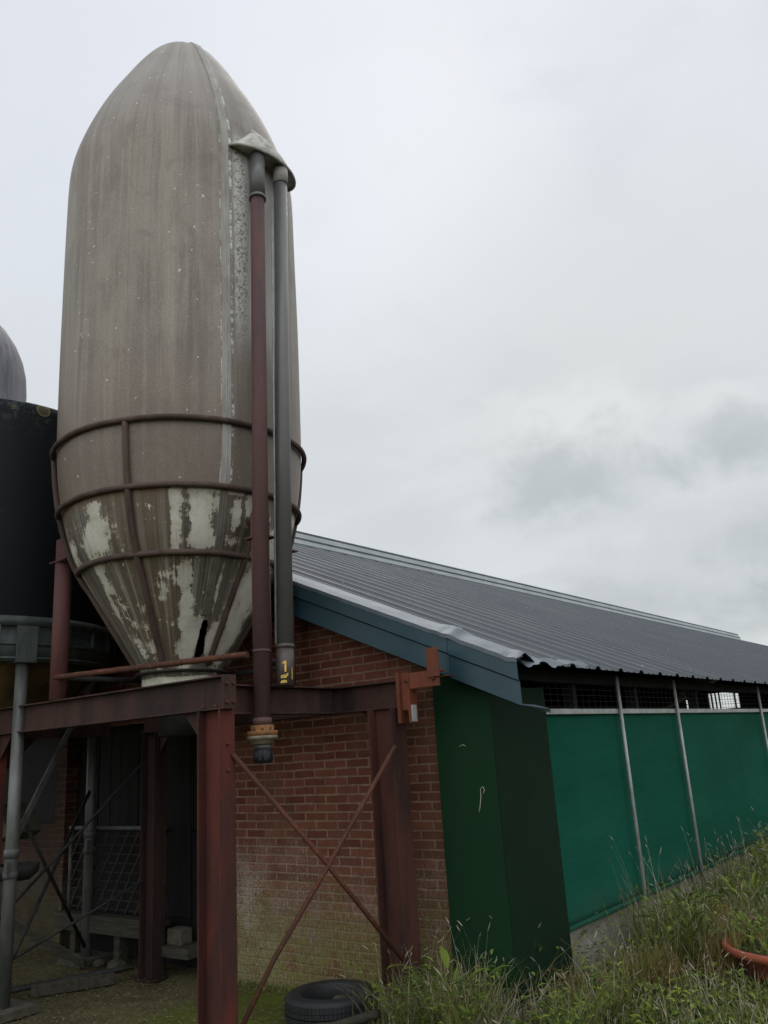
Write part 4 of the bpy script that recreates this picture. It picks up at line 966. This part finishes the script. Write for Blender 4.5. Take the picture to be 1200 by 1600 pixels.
# ------------------------------------------------------------------ sky, sun, camera
SUN_AZ, SUN_EL = -34., 48.      # compass bearing from +Y towards +X, degrees
wld = bpy.data.worlds.new('World'); sc.world = wld; wld.use_nodes = True
nt = wld.node_tree; nt.nodes.clear()
def N_(ty, **k):
    n = nt.nodes.new(ty)
    for a, v in k.items(): setattr(n, a, v)
    return n
def Lk(a, b): nt.links.new(a, b)
def Mth(op, a, b=None, c=None, clamp=False):
    n = N_('ShaderNodeMath', operation=op, use_clamp=clamp)
    for i, v in enumerate((a, b, c)):
        if v is None: continue
        if isinstance(v, bpy.types.NodeSocket): Lk(v, n.inputs[i])
        else: n.inputs[i].default_value = v
    return n.outputs[0]
def Mx(f, a, b):
    n = N_('ShaderNodeMix', data_type='RGBA')
    for s, v in ((n.inputs[0], f), (n.inputs[6], a), (n.inputs[7], b)):
        if isinstance(v, bpy.types.NodeSocket): Lk(v, s)
        else: s.default_value = v if not isinstance(v, tuple) else (*v, 1)
    return n.outputs[2]
def Stp(v, lo, hi):
    n = N_('ShaderNodeMapRange', interpolation_type='SMOOTHSTEP'); Lk(v, n.inputs[0]); n.inputs[1].default_value = lo; n.inputs[2].default_value = hi; return n.outputs[0]
tc = N_('ShaderNodeTexCoord').outputs['Generated']
sx = N_('ShaderNodeSeparateXYZ'); Lk(tc, sx.inputs[0]); X_, Y_, Z_ = sx.outputs
den = Mth('ADD', Mth('MAXIMUM', Z_, 0.), .16)
cb = N_('ShaderNodeCombineXYZ'); Lk(Mth('DIVIDE', X_, den), cb.inputs[0]); Lk(Mth('DIVIDE', Y_, den), cb.inputs[1])
def Ns(scale, detail, rough, w=0):
    n = N_('ShaderNodeTexNoise', noise_dimensions='4D'); n.inputs['Scale'].default_value = scale; n.inputs['Detail'].default_value = detail; n.inputs['Roughness'].default_value = rough; n.inputs['W'].default_value = w; n.inputs['Distortion'].default_value = .3
    Lk(cb.outputs[0], n.inputs['Vector']); return n.outputs['Fac']
def Nd(scale, detail, rough, w=0, sq=1.):
    mp = N_('ShaderNodeMapping'); Lk(tc, mp.inputs['Vector']); mp.inputs['Scale'].default_value = (1, 1, sq)
    n = N_('ShaderNodeTexNoise', noise_dimensions='4D'); n.inputs['Scale'].default_value = scale; n.inputs['Detail'].default_value = detail; n.inputs['Roughness'].default_value = rough; n.inputs['W'].default_value = w; n.inputs['Distortion'].default_value = .4
    Lk(mp.outputs[0], n.inputs['Vector']); return n.outputs['Fac']
n1 = Ns(.55, 4, .5, 1.7); n2 = Ns(1.3, 6, .55, 4.1); n3 = Nd(5., 6, .55, 2.3, 1.6); n4 = Nd(14., 4, .55, 5.)
base = Mx(Stp(Z_, .05, .75), (.66, .70, .70), (.765, .795, .855))
base = Mx(Mth('MULTIPLY', Stp(n1, .40, .66), .45), base, (.60, .635, .65))
base = Mx(Mth('MULTIPLY', Stp(n2, .46, .70), .35), base, (.83, .855, .885))
base = Mx(Mth('MULTIPLY', Stp(n3, .50, .72), .22), base, (.58, .61, .63))
def lobe(d, inner, outer, colour, amt, base, squash=1., nz=.0, flat=0.):
    d = Vector(d).normalized()
    vm = N_('ShaderNodeVectorMath', operation='SUBTRACT'); Lk(tc, vm.inputs[0]); vm.inputs[1].default_value = d
    s = N_('ShaderNodeSeparateXYZ'); Lk(vm.outputs[0], s.inputs[0])
    q = Mth('ADD', Mth('ADD', Mth('MULTIPLY', s.outputs[0], s.outputs[0]), Mth('MULTIPLY', s.outputs[1], s.outputs[1])), Mth('MULTIPLY', Mth('MULTIPLY', s.outputs[2], s.outputs[2]), squash))
    q = Mth('SQRT', q)
    if nz: q = Mth('ADD', q, Mth('ADD', Mth('MULTIPLY', Mth('SUBTRACT', n3, .5), nz), Mth('MULTIPLY', Mth('SUBTRACT', n4, .5), nz*.45)))
    return Mx(Mth('MULTIPLY', Stp(q, outer, inner), amt), base, colour)
base = lobe((-.461, .611, .643), .02, .36, (.88, .90, .93), .75, base, 1., .3)
base = lobe((-.626, .36, .692), .1, .5, (.78, .82, .90), .6, base, 1., .3)
base = lobe((-.30, .85, .45), .05, .30, (.70, .735, .725), .55, base, 1.5, .3)
base = lobe((-.37, .879, .345), .03, .15, (.80, .82, .82), .7, base, 3., .4)
base = lobe((-.375, .879, .288), .0, .15, (.44, .485, .495), .72, base, 3.4, .50)
base = lobe((-.22, .920, .345), .02, .11, (.79, .81, .815), .55, base, 4., .35)
base = lobe((-.215, .930, .295), .0, .15, (.44, .485, .50), .70, base, 4.4, .50)
base = lobe((-.33, .92, .215), .0, .12, (.76, .775, .775), .5, base, 7., .40)
base = lobe((-.16, .95, .19), .0, .24, (.44, .475, .485), .70, base, 9., .55)
base = lobe((-.33, .95, .145), .0, .24, (.44, .475, .485), .65, base, 14., .5)
base = lobe((-.16, .97, .125), .0, .20, (.38, .42, .435), .7, base, 14., .45)
base = lobe((-.20, .975, .085), .0, .09, (.74, .76, .76), .6, base, 10., .2)
# the deck is brighter overhead; unseen brightness behind the photographer is added as fill light
behind = Mth('ADD', Mth('MULTIPLY', X_, .60), Mth('MULTIPLY', Y_, -.80))
gain = Mth('ADD', Mth('ADD', 1., Mth('MULTIPLY', Stp(Z_, .74, 1.), .8)), Mth('MULTIPLY', Stp(behind, -.25, .6), .80))
gn = N_('ShaderNodeVectorMath', operation='SCALE'); Lk(base, gn.inputs[0]); Lk(gain, gn.inputs['Scale']); base = gn.outputs[0]
sky = N_('ShaderNodeTexSky', sky_type='NISHITA', sun_disc=False, sun_elevation=R(SUN_EL), sun_rotation=R(SUN_AZ), air_density=1., dust_density=1.)
cl = N_('ShaderNodeVectorMath', operation='SCALE'); Lk(base, cl.inputs[0]); cl.inputs['Scale'].default_value = 10.0      # the cloud deck, in the sky texture's units
deck = N_('ShaderNodeMix', data_type='RGBA'); deck.inputs[0].default_value = .97; Lk(sky.outputs[0], deck.inputs[6]); Lk(cl.outputs[0], deck.inputs[7])
bg = N_('ShaderNodeBackground'); bg.inputs['Strength'].default_value = .10; Lk(deck.outputs[2], bg.inputs['Color'])
wo = N_('ShaderNodeOutputWorld'); Lk(bg.outputs[0], wo.inputs['Surface'])
sd = bpy.data.lights.new('sun', 'SUN'); sd.energy = .6; sd.angle = R(25); sd.color = (1, .96, .9)
so = bpy.data.objects.new('sun', sd); col.objects.link(so); so.location = (-4, 6, 14)
sdir = Vector((math.sin(R(SUN_AZ))*math.cos(R(SUN_EL)), math.cos(R(SUN_AZ))*math.cos(R(SUN_EL)), math.sin(R(SUN_EL))))
so.rotation_euler = sdir.to_track_quat('Z', 'Y').to_euler()

cam = bpy.data.cameras.new('camera'); co = bpy.data.objects.new('camera', cam); col.objects.link(co)
yaw, pitch, roll = R(-36.9135), R(15.832), R(-3.617)
fwd = Vector((math.sin(yaw)*math.cos(pitch), math.cos(yaw)*math.cos(pitch), math.sin(pitch))); rt = Vector((math.cos(yaw), -math.sin(yaw), 0)); up = rt.cross(fwd)
r_ = rt*math.cos(roll) + up*math.sin(roll); u_ = up*math.cos(roll) - rt*math.sin(roll)
co.matrix_world = Matrix(((r_.x, u_.x, -fwd.x, 0), (r_.y, u_.y, -fwd.y, 0), (r_.z, u_.z, -fwd.z, 1.6), (0, 0, 0, 1)))
cam.sensor_fit = 'VERTICAL'; cam.sensor_height = 36; cam.lens = 36*1316/1600; cam.clip_end = 2000; cam.clip_start = .05
sc.camera = co
sc.view_settings.view_transform = 'Standard'; sc.view_settings.look = 'None'; sc.view_settings.exposure = 0; sc.view_settings.gamma = 1
sc.render.resolution_x, sc.render.resolution_y = 768, 1024
sc.cycles.max_bounces = 6
